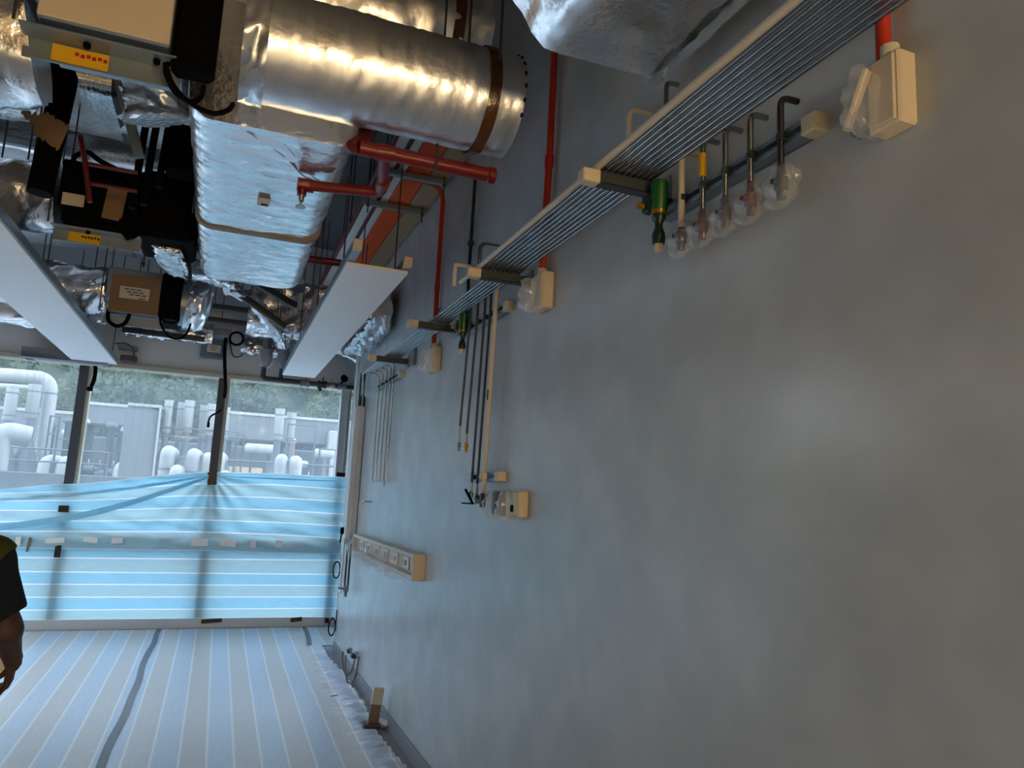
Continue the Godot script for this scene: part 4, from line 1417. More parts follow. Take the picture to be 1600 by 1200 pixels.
# ---------- odds and ends under the slab ----------
func ceiling_clutter() -> void:
	var st := mb()
	sweep(st, fillet([Vector3(-1.7, 3.72, -4.02), Vector3(-0.9, 3.66, -4.0), Vector3(-0.93, 2.95, -4.0)], 0.14, 6), circle(0.058, 16), Vector3.UP, 0.01, 9.0)
	solid("lagged_pipe", "thick black lagged pipe elbowing down from the left under the slab", "pipe", st, M.rubber)
	# torn cardboard
	st = mb()
	var tc := func(u: float, v: float) -> Array:
		var p := Vector3(-1.03, 3.3, -3.9).lerp(Vector3(-0.84, 3.2, -3.88), u)
		var half := 0.012 + 0.05 * smoothstep(0.1, 0.6, u) + 0.012 * nz.get_noise_1d(u * 40.0)
		return [p + Vector3(0.3, 1.0, 0.2).normalized() * (v - 0.5) * half * 2.0, Vector2(u, v)]
	for s in [0.0, 0.004]:
		sheet(st, func(u: float, v: float) -> Array:
			var r: Array = tc.call(u, v)
			return [r[0] + Vector3(0, 0, s), r[1]], 24, 6, Vector3.BACK)
	solid("cardboard_scrap", "torn scrap of brown cardboard caught on the black lagged pipe", "cardboard", st, M.card)
	var reds := [[[Vector3(-0.82, 3.32, -4.1), Vector3(-0.78, 3.18, -4.1), Vector3(-0.74, 2.99, -4.12)], 0.013, "thin red pipe slanting down beside the black lagged pipe"], [[Vector3(-0.79, 3.2, -4.15), Vector3(-0.55, 3.2, -4.15)], 0.011, "upper thin red cross pipe in the dark beside the lagged pipe"], [[Vector3(-0.78, 3.1, -4.15), Vector3(-0.54, 3.1, -4.15)], 0.011, "lower thin red cross pipe in the dark beside the lagged pipe"], [[Vector3(0.34, 3.42, -5.9), Vector3(0.75, 3.43, -5.9)], 0.03, "dark red cross pipe between the silver duct and the right white board"]]
	for q in reds:
		st = mb()
		tube(st, q[0], q[1], 8)
		solid("red_pipe", q[2], "pipe", st, M.deep_red)
	st = mb()
	tube(st, [Vector3(-0.84, 3.17, -4.04), Vector3(-0.83, 3.17, -4.3)], 0.02, 8)
	# galvanised struts and black cable drops
	st = mb()
	box(st, Vector3(-0.6, 3.42, -4.0), Vector3(0.05, 0.42, 0.03), 0.004, Basis(Vector3.BACK, 0.34))
	tube(st, [Vector3(-0.67, 3.6, -4.0), Vector3(-0.67, 4.7, -4.0)], 0.005, 5)
	solid("strut_brace", "grey flat strut leaning in the dark left of the silver duct", "strut", st, M.galv)
	var bars := [[-0.55, 4.3, 3.02], [-0.5, 4.3, 3.05], [-0.44, 4.3, 3.16]]
	for k in 3:
		st = mb()
		tube(st, curvy([Vector3(bars[k][0] + 0.03, bars[k][1], -4.25), Vector3(bars[k][0], 3.5, -4.22), Vector3(bars[k][0] - 0.01, bars[k][2], -4.2)], 6), 0.019, 8)
		solid("cable_drop", "thick black cable dropping in the dark left of the silver duct, %s" % ["leftmost of three", "middle of three", "rightmost of three"][k], "cable", st, M.black, "black cable drops")
	st = mb()
	box(st, Vector3(-0.36, 3.42, -4.3), Vector3(0.16, 0.26, 0.2), 0.02)
	solid("black_box", "black lagged box against the side of the broad silver duct", "box", st, M.rubber)
	st = mb()
	tube(st, curvy([Vector3(-0.86, 3.24, -4.35), Vector3(-0.88, 3.29, -4.33), Vector3(-0.82, 3.33, -4.32), Vector3(-0.76, 3.3, -4.33), Vector3(-0.6, 3.25, -4.4), Vector3(-0.6, 3.22, -4.62), Vector3(-0.62, 3.2, -4.7)], 6), 0.014, 8)
	solid("cable", "black cable arching over the dark air box", "cable", st, M.black)
	# long struts
	var ls := [[Vector3(-4.0, 3.86, -5.62), Vector3(-1.05, 3.83, -5.62), "long galvanised strut crossing below the foil ducts at the upper left"], [Vector3(-0.42, 3.6, -6.55), Vector3(0.52, 3.32, -7.1), "dark strut slanting behind the end of the broad silver duct"], [Vector3(-0.02, 3.42, -7.25), Vector3(0.46, 3.16, -7.35), "second dark strut slanting below the bright foil hose"], [Vector3(-1.15, 3.28, -9.1), Vector3(-0.3, 3.27, -9.1), "dark strut crossing in front of the header, left of the grey control panel"], [Vector3(-0.3, 3.46, -8.85), Vector3(1.05, 3.46, -8.85), "brown-grey channel crossing in front of the header over the control panel"], [Vector3(-0.3, 3.58, -8.7), Vector3(0.3, 3.58, -8.7), "short dark channel crossing above the brown-grey one"]]
	for q in ls:
		st = mb()
		var a: Vector3 = q[0]
		var b: Vector3 = q[1]
		sweep(st, [a, b], rrect(0.045, 0.06, 0.004, 2, 0))
		for w in [0.12, 0.88]:
			var h := a.lerp(b, w)
			tube(st, [h, Vector3(h.x, 4.69, h.z)], 0.005, 5)
		solid("long_strut", q[2], "strut", st, M.dark_grey if a.z < -6 else M.galv)
	# threaded rods
	var rl := [[-1.52, -5.5, 3.3], [-1.3, -5.2, 3.3], [-1.05, -4.3, 3.05], [-0.66, -5.0, 3.3], [0.5, -5.4, 3.0], [0.62, -4.6, 3.3], [0.42, -6.1, 3.2], [-0.72, -6.4, 3.3], [-0.95, -8.9, 3.2], [-0.82, -8.9, 3.2]]
	var rw := ["far left by the long galvanised strut", "left of the torn cardboard", "beside the black lagged pipe", "between the two front air boxes", "past the silver duct beside the right white board", "in front of the striped services", "at the far end of the silver duct", "above the cardboard cover", "left of the pair in front of the header", "right of the pair in front of the header"]
	for k in rl.size():
		st = mb()
		tube(st, [Vector3(rl[k][0], 4.7, rl[k][1]), Vector3(rl[k][0], rl[k][2], rl[k][1])], 0.006, 6)
		lathe(st, [Vector2(0, 0), Vector2(0.014, 0), Vector2(0.014, 0.014), Vector2(0, 0.014)], Vector3(rl[k][0], rl[k][2] + 0.02, rl[k][1]), Vector3.UP, 6)
		solid("threaded_rod", "dark threaded rod hanging from the slab, %s" % rw[k], "rod", st, M.dark_grey, "threaded rods")

# ---------- services in front of the header ----------
func front_services() -> void:
	var st := mb()
	var lf := [[-1.12, -0.22, 3.36, -9.2, 0.1, "foil-wrapped duct crossing in front of the header, left of the grey control panel"], [0.1, 0.62, 3.3, -9.37, 0.09, "foil-wrapped duct crossing in front of the header, right of the grey control panel"], [-3.6, -1.75, 3.35, -8.9, 0.16, "foil-wrapped duct beyond the left white board"]]
	for q in lf:
		st = mb()
		sweep(st, dens(Vector3(q[0], q[2], q[3]), Vector3(q[1], q[2] - 0.02, q[3]), 24), rrect(q[4] * 2.0, q[4] * 2.2, q[4] * 0.7, 4, 3), Vector3.UP, 0.022, 8.0)
		solid("round_duct", q[5], "duct", st, M.foil_crumpled)
	# control panel with its cables
	var cp := thing("control_panel", "grey-blue control panel with a white label on the header beside a hanging black cable", "control panel", Vector3(-0.215, 3.12, -9.42))
	st = mb()
	box(st, Vector3(0, 0.11, 0), Vector3(0.25, 0.23, 0.12), 0.008)
	done("cabinet", st, mat(Color(0.33, 0.42, 0.47), 0.5), cp)
	st = mb()
	box(st, Vector3(0.02, 0.1, 0.062), Vector3(0.15, 0.09, 0.003), 0.001)
	var wl := done("white_label", st, M.paper, cp)
	st = mb()
	for j in 3:
		box(st, Vector3(0.01, 0.125 - 0.022 * j, 0.0642), Vector3(0.1 - 0.02 * j, 0.006, 0.001), 0.0)
	done("label_print", st, M.print, wl)
	st = mb()
	box(st, Vector3(0.03, 0.27, 0.1), Vector3(0.34, 0.1, 0.3), 0.01)
	done("top_box", st, M.grey, cp)
	st = mb()
	tube(st, curvy([Vector3(-0.07, 3.42, -9.2), Vector3(-0.075, 3.2, -9.22), Vector3(-0.04, 2.9, -9.3), Vector3(-0.02, 2.76, -9.42), Vector3(-0.025, 2.66, -9.46)], 6), 0.02, 8)
	solid("cable", "thick black cable hanging in front of the header down to the middle mullion", "cable", st, M.black)
	st = mb()
	tube(st, curvy([Vector3(-0.04, 2.52, -9.46), Vector3(-0.07, 2.48, -9.42), Vector3(-0.15, 2.42, -9.4), Vector3(-0.17, 2.34, -9.4)], 6), 0.011, 8)
	box(st, Vector3(-0.165, 2.32, -9.4), Vector3(0.03, 0.06, 0.03), 0.006)
	solid("cable", "short black cable tail curling left from the middle mullion", "cable", st, M.black)
	st = mb()
	tube(st, curvy([Vector3(-1.44, 2.95, -9.4), Vector3(-1.4, 2.86, -9.38), Vector3(-1.4, 2.72, -9.38), Vector3(-1.42, 2.65, -9.4)], 6), 0.022, 8)
	box(st, Vector3(-1.43, 2.62, -9.4), Vector3(0.06, 0.05, 0.04), 0.008)
	solid("cable", "thick black cable stub hanging at the top of the left mullion", "cable", st, M.black)
	st = mb()
	var ring := []
	for q in 33:
		var a := TAU * q / 16.0
		ring.append(Vector3(0.04 + cos(a) * 0.075, 3.33 + sin(a) * 0.075, -9.12 - 0.012 * q / 16.0))
	tube(st, ring, 0.013, 8)
	solid("cable_coil", "black cable coil hanging in front of the foil duct, right of the control panel", "cable", st, M.black)
	st = mb()
	tube(st, curvy([Vector3(-0.03, 3.3, -9.2), Vector3(0.02, 3.14, -9.2), Vector3(0.09, 3.13, -9.2), Vector3(0.13, 3.17, -9.2)], 6), 0.007, 6)
	solid("cable", "thin black wire tail curling below the cable coil", "cable", st, M.black)
	# lamp batten below the header
	var lb := thing("lamp_batten", "grey batten lamp fixed at the head of the glazing under the left white board", "lamp batten", Vector3(-1.68, 2.885, -9.36))
	st = mb()
	for s in [1.0]:
		var prof := [Vector2(-0.11, 0.1), Vector2(0.22, 0.1), Vector2(0.18, 0.0), Vector2(-0.09, 0.0)]
		sweep(st, [Vector3(-0.4, 0.0, 0), Vector3(0.42, 0.0, 0)], prof, Vector3.UP)
	done("body", st, M.grey, lb)
	st = mb()
	box(st, Vector3(0.02, -0.002, 0), Vector3(0.66, 0.006, 0.11), 0.002)
	done("cover", st, M.header, lb)
	# small control boxes on the header
	var jb := thing("valve_actuator", "small brown-grey actuator box with wires on the header between the left board and control panel", "actuator", Vector3(-1.085, 2.97, -9.42))
	st = mb()
	box(st, Vector3(0, 0.035, 0), Vector3(0.17, 0.07, 0.1), 0.008)
	done("lower_box", st, mat(Color(0.3, 0.28, 0.28), 0.6), jb)
	st = mb()
	box(st, Vector3(-0.02, 0.16, 0), Vector3(0.2, 0.05, 0.1), 0.006)
	done("upper_plate", st, M.grey, jb)
	st = mb()
	tube(st, curvy([Vector3(-0.15, 0.19, 0.03), Vector3(-0.05, 0.2, 0.06), Vector3(0.04, 0.15, 0.06), Vector3(0.05, 0.07, 0.03)], 6), 0.008, 6)
	done("wire", st, M.dark_grey, jb)
	# two lagged pipes joining a valve set
	var vp := thing("chilled_pipe", "dark pipes dropping through clear-wrapped lagging to a valve set across the header", "pipe", Vector3(0.375, 2.875, -9.2))
	st = mb()
	tube(st, fillet([Vector3(0.0, 0.45, 0.1), Vector3(0.0, 0.015, 0.1), Vector3(1.2, 0.0, 0.1)], 0.04), 0.028, 10)
	done("lower_pipe", st, M.dark_grey, vp)
	st = mb()
	tube(st, fillet([Vector3(0.2, 0.5, 0.1), Vector3(0.2, 0.01, 0.1), Vector3(0.3, 0.006, 0.1)], 0.03), 0.026, 10)
	done("upper_pipe", st, M.dark_grey, vp)
	for k in 2:
		st = mb()
		tube(st, [Vector3(0.01 + 0.2 * k, 0.55, 0.1), Vector3(0.01 + 0.2 * k, 1.8, 0.1)], 0.03, 8)
		done("riser", st, M.dark_grey, vp)
		st = mb()
		lathe(st, [Vector2(0.03, 0.15), Vector2(0.062, 0.18), Vector2(0.075, 0.27), Vector2(0.07, 0.36), Vector2(0.05, 0.37), Vector2(0.045, 0.6), Vector2(0, 0.6)], Vector3(0.01 + 0.2 * k, 0, 0.1), Vector3.UP, 14)
		var lg := done("lagging", st, M.grey, vp)
		st = mb()
		lathe(st, [Vector2(0.04, 0.14), Vector2(0.072, 0.17), Vector2(0.085, 0.27), Vector2(0.08, 0.37)], Vector3(0.01 + 0.2 * k, 0, 0.1), Vector3.UP, 14)
		done("clear_wrap", st, M.clear_bag, lg)
	for q in [[0.48, 0.05, M.grey], [0.68, 0.05, M.copper], [0.92, 0.042, M.grey], [0.78, 0.04, M.steel]]:
		st = mb()
		lathe(st, [Vector2(0, -0.05), Vector2(q[1], -0.05), Vector2(q[1], -0.03), Vector2(q[1] * 0.8, -0.02), Vector2(q[1] * 0.8, 0.02), Vector2(q[1], 0.03), Vector2(q[1], 0.05), Vector2(0, 0.05)], Vector3(q[0], 0.006, 0.1), Vector3.RIGHT, 12)
		tube(st, [Vector3(q[0], 0.0, 0.1), Vector3(q[0] + 0.01, 0.1, 0.12)], 0.01, 6)
		done("valve", st, q[2], vp)
	st = mb()
	lathe(st, [Vector2(0, 0), Vector2(0.045, 0), Vector2(0.048, 0.02), Vector2(0, 0.022)], Vector3(0.93, 0.1, 0.13), Vector3(0.3, 0.4, 0.9).normalized(), 14)
	tube(st, [Vector3(0.93, 0.1, 0.13), Vector3(0.88, 0.0, 0.1)], 0.008, 6)
	done("gauge", st, M.black, vp)
	st = mb()
	box(st, Vector3(0.66, -0.05, 0.1), Vector3(0.04, 0.05, 0.04), 0.006, Basis(Vector3.BACK, 0.5))
	done("drain_cock", st, mat(Color(0.35, 0.22, 0.2), 0.5), vp)

# ---------- the plant yard and hill seen through the glass ----------
func lag_pipe(called: String, label: String, path: Array, r: float, bands: Array, cat := "pipe", group := "") -> void:
	var t := thing(called, label, cat, path[0], group)
	var rel := []
	for p in path: rel.append(p - path[0])
	var st := mb()
	tube(st, rel, r, 16)
	done("lagging", st, M.lagging, t)
	for b in bands:
		st = mb()
		var i: int = clampi(int(b * (rel.size() - 1)), 0, rel.size() - 2)
		var p: Vector3 = (rel[i] as Vector3).lerp(rel[i + 1], b * (rel.size() - 1) - i)
		var d: Vector3 = (rel[i + 1] - rel[i]).normalized()
		sweep(st, [p - d * 0.014, p + d * 0.014], circle(r + 0.006, 16))
		done("band", st, M.outdoor_mid, t)

func outside() -> void:
	var st := mb()
	span(st, Vector3(-60, -0.3, -34), Vector3(60, -0.02, -9.72), 0.0)
	struct("ground", st, mat(Color(0.55, 0.56, 0.57), 0.8))
	# hill
	st = mb()
	var hill := func(u: float, v: float) -> Array:
		var x := lerpf(-70, 60, u)
		var z := lerpf(-33, -120, v)
		return [Vector3(x, -0.02 + 60.0 * pow(v, 1.15) + 1.2 * nz.get_noise_2d(x * 0.05, z * 0.05) * minf(1.0, v * 6.0), z), Vector2(u, v)]
	sheet(st, hill, 40, 40, Vector3(0, 1, 0.5))
	struct("hill", st, mat(Color(0.2, 0.25, 0.15), 0.95), "green hillside rising behind the plant yard")
	trees()
	# parapet
	st = mb()
	span(st, Vector3(-6.5, -0.02, -13.25), Vector3(-1.05, 1.69, -13.0), 0.01)
	solid("parapet", "low grey parapet wall outside, just above the left part of the tarpaulin", "wall", st, M.outdoor_grey)
	# goosenecks
	var gn := [[-0.81, 2.3, 0.155, "tallest"], [-0.42, 2.28, 0.15, "second"], [-0.2, 2.22, 0.115, "slim"], [0.0, 2.24, 0.12, "half hidden"], [1.0, 2.28, 0.145, "fifth"], [1.24, 2.27, 0.16, "widest"], [-0.64, 1.98, 0.14, "short"], [0.09, 1.93, 0.12, "shortest"]]
	var gl := ["white rounded gooseneck pipe outside, just right of the big grey plant box", "white gooseneck pipe outside, midway between the plant box and middle mullion", "slim white gooseneck pipe outside, just left of the middle mullion", "white gooseneck pipe outside, half hidden behind the middle mullion", "white gooseneck pipe outside, left one of the right-hand pair", "white gooseneck pipe outside, right and wider one of the right-hand pair", "short white gooseneck pipe outside, low between the two left gooseneck pipes", "short white gooseneck pipe outside, low just right of the middle mullion"]
	for k in gn.size():
		var q: Array = gn[k]
		var r: float = q[2]
		var z := -13.6 if k < 6 else -13.3
		lag_pipe("gooseneck_pipe", gl[k], fillet([Vector3(q[0], -0.02, z), Vector3(q[0], q[1] - 0.35, z), Vector3(q[0], q[1] - r, z), Vector3(q[0] + 0.05, q[1] - r - 0.02, z - 0.34)], r * 1.1, 8), r * 0.74, [0.06], "pipe", "white gooseneck pipes outside")
	lag_pipe("elbow_pipe", "big white elbow pipe outside at the far left over the parapet", fillet([Vector3(-3.3, -0.02, -14.0), Vector3(-3.3, 2.32, -14.0), Vector3(-2.92, 2.26, -14.15)], 0.3, 8), 0.175, [0.08])
	# stacks
	var sk := [[-1.1, 3.35, 0.085], [-0.87, 3.35, 0.07], [-0.7, 3.38, 0.095], [-0.42, 3.33, 0.075], [-0.26, 3.35, 0.085], [0.03, 3.33, 0.08], [1.13, 3.37, 0.1], [1.4, 3.33, 0.1], [-3.9, 3.37, 0.11], [-3.58, 3.46, 0.12]]
	var kl := ["white exhaust stack outside standing beside the grey plant box's right edge", "slim white exhaust stack outside, second right of the plant box", "broad white exhaust stack outside, third right of the plant box", "white exhaust stack outside, left of the pair touching the middle mullion", "white exhaust stack outside, partly behind the middle mullion", "white exhaust stack outside, just right of the middle mullion", "tall white exhaust stack outside, left of the pair in the right window", "white exhaust stack outside, right of the pair in the right window", "white exhaust stack outside at the far left edge under the big bent pipe", "white exhaust stack outside, second from the left edge under the big bent pipe"]
	for k in sk.size():
		var q: Array = sk[k]
		var r: float = q[2]
		var z := -17.0 - 0.25 * (k % 2)
		var h: float = q[1]
		var t := thing("exhaust_stack", kl[k], "stack", Vector3(q[0], -0.02, z), "white exhaust stacks outside")
		st = mb()
		lathe(st, [Vector2(r * 0.86, h - 0.66), Vector2(r, h - 0.64), Vector2(r, h - 0.02), Vector2(r * 1.06, h - 0.02), Vector2(r * 1.06, h + 0.02), Vector2(0, h + 0.02)], Vector3.ZERO, Vector3.UP, 16)
		done("sleeve", st, M.lagging, t)
		st = mb()
		lathe(st, [Vector2(0.3, 0), Vector2(0.3, 1.7), Vector2(r * 0.75, 2.35), Vector2(r * 0.75, h - 0.5)], Vector3.ZERO, Vector3.UP, 16)
		done("base", st, M.outdoor_mid, t)
		for b in [0.12, 0.56]:
			st = mb()
			lathe(st, [Vector2(r * 1.0, h - b - 0.012), Vector2(r * 1.07, h - b - 0.01), Vector2(r * 1.07, h - b + 0.01), Vector2(r * 1.0, h - b + 0.012)], Vector3.ZERO, Vector3.UP, 16)
			done("band", st, M.outdoor_mid, t)
	lag_pipe("elbow_pipe", "big white overhead pipe outside bending down at the upper left", fillet([Vector3(-5.6, 3.62, -17.6), Vector3(-3.38, 3.66, -17.6), Vector3(-3.36, -0.02, -17.6)], 0.32, 8), 0.135, [0.05, 0.9])
	lag_pipe("elbow_pipe", "slim white pipe nested inside the big bent overhead pipe outside", fillet([Vector3(-5.6, 3.36, -17.4), Vector3(-3.6, 3.4, -17.4), Vector3(-3.58, -0.02, -17.4)], 0.2, 6), 0.06, [])
	# the plant box
	var pb := thing("plant_box", "large grey plant box outside with skylit edges put in as pale colour, standing left of the stacks", "plant box", Vector3(-1.52, -0.02, -16.8))
	st = mb()
	var bx := [Vector2(-0.31, 0.3), Vector2(0.31, 0.3), Vector2(0.31, -0.3), Vector2(-0.31, -0.3)]
	sweep(st, [Vector3(0.02, 0, 0), Vector3(0.0, 1.9, 0), Vector3(-0.01, 3.02, 0), Vector3(0.02, 3.15, 0)], bx, Vector3.FORWARD, 0.0, 8.0, true, [1.02, 1.0, 0.98, 0.93])
	done("casing", st, M.outdoor_grey, pb)
	st = mb()
	box(st, Vector3(0.02, 3.17, 0.0), Vector3(0.62, 0.06, 0.66), 0.01)
	done("lit_top_edge", st, M.lagging, pb)  # sky light along the top edge, put in as pale colour
	st = mb()
	tube(st, [Vector3(0.33, 0.0, 0.3), Vector3(0.305, 3.15, 0.3)], 0.025, 6)
	done("lit_side_edge", st, M.lagging, pb)  # bright skylit corner, drawn as a pale strip
	# concrete gallery behind
	var gs := [[Vector3(0.05, 2.95, -23.5), Vector3(3.2, 3.68, -22.0), "pale raised duct gallery outside behind the right window bay"], [Vector3(-3.45, 3.08, -23.5), Vector3(-1.7, 3.62, -22.0), "pale raised duct gallery outside left of the grey plant box"], [Vector3(-7.5, 1.0, -24.0), Vector3(-3.55, 3.34, -22.2), "grey plant building wall outside at the far left"], [Vector3(2.83, -0.02, -22.6), Vector3(3.3, 3.35, -21.6), "white square column outside at the right end of the gallery"], [Vector3(3.4, -0.02, -23.0), Vector3(5.5, 3.7, -21.9), "pale plant building wall outside beyond the partition end"], [Vector3(-0.4, -0.02, -23.9), Vector3(1.2, 2.22, -23.0), "cream low plant wall outside just above the tarpaulin in the right bay"], [Vector3(-8.0, -0.02, -26.5), Vector3(6.0, 2.95, -25.5), "long dark grey plant wall outside at the back of the yard"]]
	for k in gs.size():
		var q: Array = gs[k]
		var t := thing("plant_wall", q[2], "building", Vector3((q[0].x + q[1].x) / 2, -0.02, (q[0].z + q[1].z) / 2))
		st = mb()
		span(st, q[0] - t.position, q[1] - t.position, 0.03)
		done("wall", st, [M.outdoor_grey, M.outdoor_grey, M.outdoor_grey, M.lagging, M.outdoor_grey, M.outdoor_cream, M.outdoor_mid][k], t)
		if k < 3:
			st = mb()
			span(st, Vector3(q[0].x - 0.04, q[1].y - 0.05, q[1].z - 1.0) - t.position, Vector3(q[1].x + 0.04, q[1].y + 0.03, q[1].z + 0.04) - t.position, 0.01)
			done("coping", st, M.lagging, t)
		if k < 2:
			for s in 3:
				st = mb()
				var cx: float = lerpf(q[0].x + 0.15, q[1].x - 0.15, s / 2.0) - t.position.x
				box(st, Vector3(cx, q[0].y / 2, 0), Vector3(0.14, q[0].y, 0.2), 0.01)
				done("column", st, M.outdoor_dark, t)
	# round vessels
	var vs := [[0.62, 1.36, 2.68, 0.13, "white horizontal vessel outside between the middle mullion and the right pair of stacks"], [2.38, 2.86, 2.66, 0.13, "white horizontal vessel outside at the right end of the gallery"], [1.6, 2.2, 2.35, 0.09, "small white horizontal vessel outside behind the right railing"], [-3.6, -3.3, 2.75, 0.1, "short white vessel on top of the plant wall outside, left mullion"]]
	for q in vs:
		var t := thing("vessel", q[4], "vessel", Vector3(q[0], -0.02, -20.8))
		st = mb()
		var L: float = q[1] - q[0]
		lathe(st, [Vector2(0, -0.05), Vector2(q[3] * 0.7, -0.03), Vector2(q[3], 0.02), Vector2(q[3], L - 0.02), Vector2(q[3] * 0.7, L + 0.03), Vector2(0, L + 0.05)], Vector3(0, q[2], 0), Vector3.RIGHT, 16)
		done("shell", st, M.lagging, t)
		for s in [0.2, 0.8]:
			st = mb()
			box(st, Vector3(L * s, (q[2] - q[3]) / 2, 0), Vector3(0.06, q[2] - q[3], 0.14), 0.006)
			done("leg", st, M.outdoor_dark, t)
	# short silver goosenecks behind the rails
	var sg := [[-3.1, 2.02, 0.13], [-2.83, 2.02, 0.12], [-1.84, 2.0, 0.1]]
	for k in 3:
		var q: Array = sg[k]
		lag_pipe("vent_bend", ["silver vent bend outside behind the railing, leftmost of three", "silver vent bend outside behind the railing, middle of three", "silver vent bend outside behind the railing beside the plant box"][k], fillet([Vector3(q[0], -0.02, -16.6), Vector3(q[0], q[1] - 0.3, -16.6), Vector3(q[0] + 0.02, q[1] - q[2] * 0.5, -16.6), Vector3(q[0] + 0.26, q[1] - 0.1, -16.75)], 0.14, 6), q[2], [0.12], "vent", "silver vent bends outside")
	# railings
	var rl := [[-4.6, -1.95, [2.17, 1.94], "grey two-bar railing outside, left of the plant box"], [-0.95, 2.75, [2.17, 1.91], "grey two-bar railing outside, right of the plant box"], [-1.35, 0.35, [2.8, 2.62], "grey service rail outside tying the stacks together"]]
	for k in 3:
		var q: Array = rl[k]
		var z := -16.0 if k < 2 else -16.85
		var t := thing("railing", q[3], "railing", Vector3(q[0], -0.02, z))
		var L: float = q[1] - q[0]
		for h in q[2]:
			st = mb()
			tube(st, [Vector3(0, h, 0), Vector3(L, h, 0)], 0.018 if k < 2 else 0.012, 8)
			done("rail", st, M.outdoor_mid, t)
		for j in int(L / 0.9) + 1:
			st = mb()
			tube(st, [Vector3(0.02 + j * (L - 0.04) / int(L / 0.9), 0, 0), Vector3(0.02 + j * (L - 0.04) / int(L / 0.9), q[2][0], 0)], 0.016 if k < 2 else 0.01, 8)
			done("post", st, M.outdoor_mid, t)
	# dark steel frames and columns among the pipes
	var fr := [[-2.95, -2.5, 2.75, -16.5], [-2.75, -2.62, 2.6, -16.9], [-2.1, -1.9, 2.62, -17.4], [1.28, 1.86, 3.02, -16.4], [2.0, 2.35, 2.55, -16.6], [0.28, 0.42, 2.72, -16.4], [-3.2, -3.04, 2.86, -17.0]]
	var fn := ["dark square steel gantry outside left of the left mullion", "narrow dark steel gantry outside left of the left mullion", "dark square steel gantry outside between the left mullion and plant box", "thin square steel gantry outside round the right pair of stacks", "low dark steel gantry outside near the white square column", "narrow dark steel gantry outside just right of the middle mullion", "tall dark steel gantry outside under the big bent pipe"]
	for k in fr.size():
		var q: Array = fr[k]
		var t := thing("steel_gantry", fn[k], "frame", Vector3((q[0] + q[1]) / 2, -0.02, q[3]), "steel gantries outside")
		var hw: float = (q[1] - q[0]) / 2
		for s in [-1.0, 1.0]:
			st = mb()
			box(st, Vector3(s * hw, q[2] / 2, 0), Vector3(0.035, q[2], 0.035), 0.003)
			done("post", st, M.outdoor_mid if k == 3 else M.outdoor_dark, t)
		for h in [q[2], q[2] - 0.35]:
			st = mb()
			box(st, Vector3(0, h, 0), Vector3(hw * 2 + 0.035, 0.03, 0.035), 0.003)
			done("bar", st, M.outdoor_mid, t)
	var cl := [[-2.2, 2.78, 0.075], [-1.98, 2.7, 0.04], [-3.0, 2.8, 0.07], [-2.7, 2.82, 0.06], [-3.28, 2.7, 0.05], [1.52, 2.72, 0.06]]
	var cn := ["dark upright pipe outside just right of the left mullion", "slim upright pipe outside between the left mullion and plant box", "thick grey upright pipe outside left of the left mullion", "grey upright pipe with a flange outside, nearest the left mullion's left side", "slim dark upright pipe outside under the big bent pipe", "reddish capped upright pipe outside beside the right pair of stacks"]
	for k in cl.size():
		var q: Array = cl[k]
		var t := thing("upright_pipe", cn[k], "pipe", Vector3(q[0], -0.02, -17.8), "dark upright pipes outside")
		st = mb()
		lathe(st, [Vector2(q[2], 0), Vector2(q[2], q[1]), Vector2(0, q[1])], Vector3.ZERO, Vector3.UP, 12)
		done("pipe", st, M.outdoor_dark if k < 5 else mat(Color(0.45, 0.3, 0.28), 0.7), t)
		st = mb()
		lathe(st, [Vector2(0, q[1]), Vector2(q[2] * 1.5, q[1]), Vector2(q[2] * 1.5, q[1] + 0.04), Vector2(q[2] * 0.8, q[1] + 0.1), Vector2(0, q[1] + 0.1)], Vector3.ZERO, Vector3.UP, 12)
		done("cap", st, M.lagging if k % 2 else M.outdoor_mid, t)
	# pumps and valve gear between the rails
	for k in 7:
		var t := thing("pump", "small grey pump outside behind the railings, %s" % ["at the far left edge", "left of the leftmost vent bend", "left of the left mullion", "right of the left mullion", "left of the plant box", "low beside the plant box's right edge", "low near the white square column"][k], "pump", Vector3([-3.6, -3.35, -2.45, -2.25, -2.0, -1.12, 1.9][k], -0.02, -17.3), "pumps in the plant yard")
		st = mb()
		box(st, Vector3(0, 0.8, 0), Vector3(0.22, 1.6, 0.2), 0.01)
		done("plinth", st, M.outdoor_dark, t)
		st = mb()
		lathe(st, [Vector2(0, -0.1), Vector2(0.09, -0.1), Vector2(0.1, -0.05), Vector2(0.1, 0.08), Vector2(0.06, 0.1), Vector2(0.06, 0.16), Vector2(0, 0.16)], Vector3(0, 1.75 + 0.05 * (k % 3), 0), Vector3.RIGHT, 12)
		done("motor", st, M.outdoor_mid, t)
		st = mb()
		var w := []
		for q in 13:
			w.append(Vector3(-0.02, 1.98 + sin(TAU * q / 12.0) * 0.07, cos(TAU * q / 12.0) * 0.07))
		tube(st, w, 0.012, 6)
		tube(st, [Vector3(-0.02, 1.75, 0), Vector3(-0.02, 1.98, 0)], 0.014, 6)
		done("hand_wheel", st, M.lagging, t)

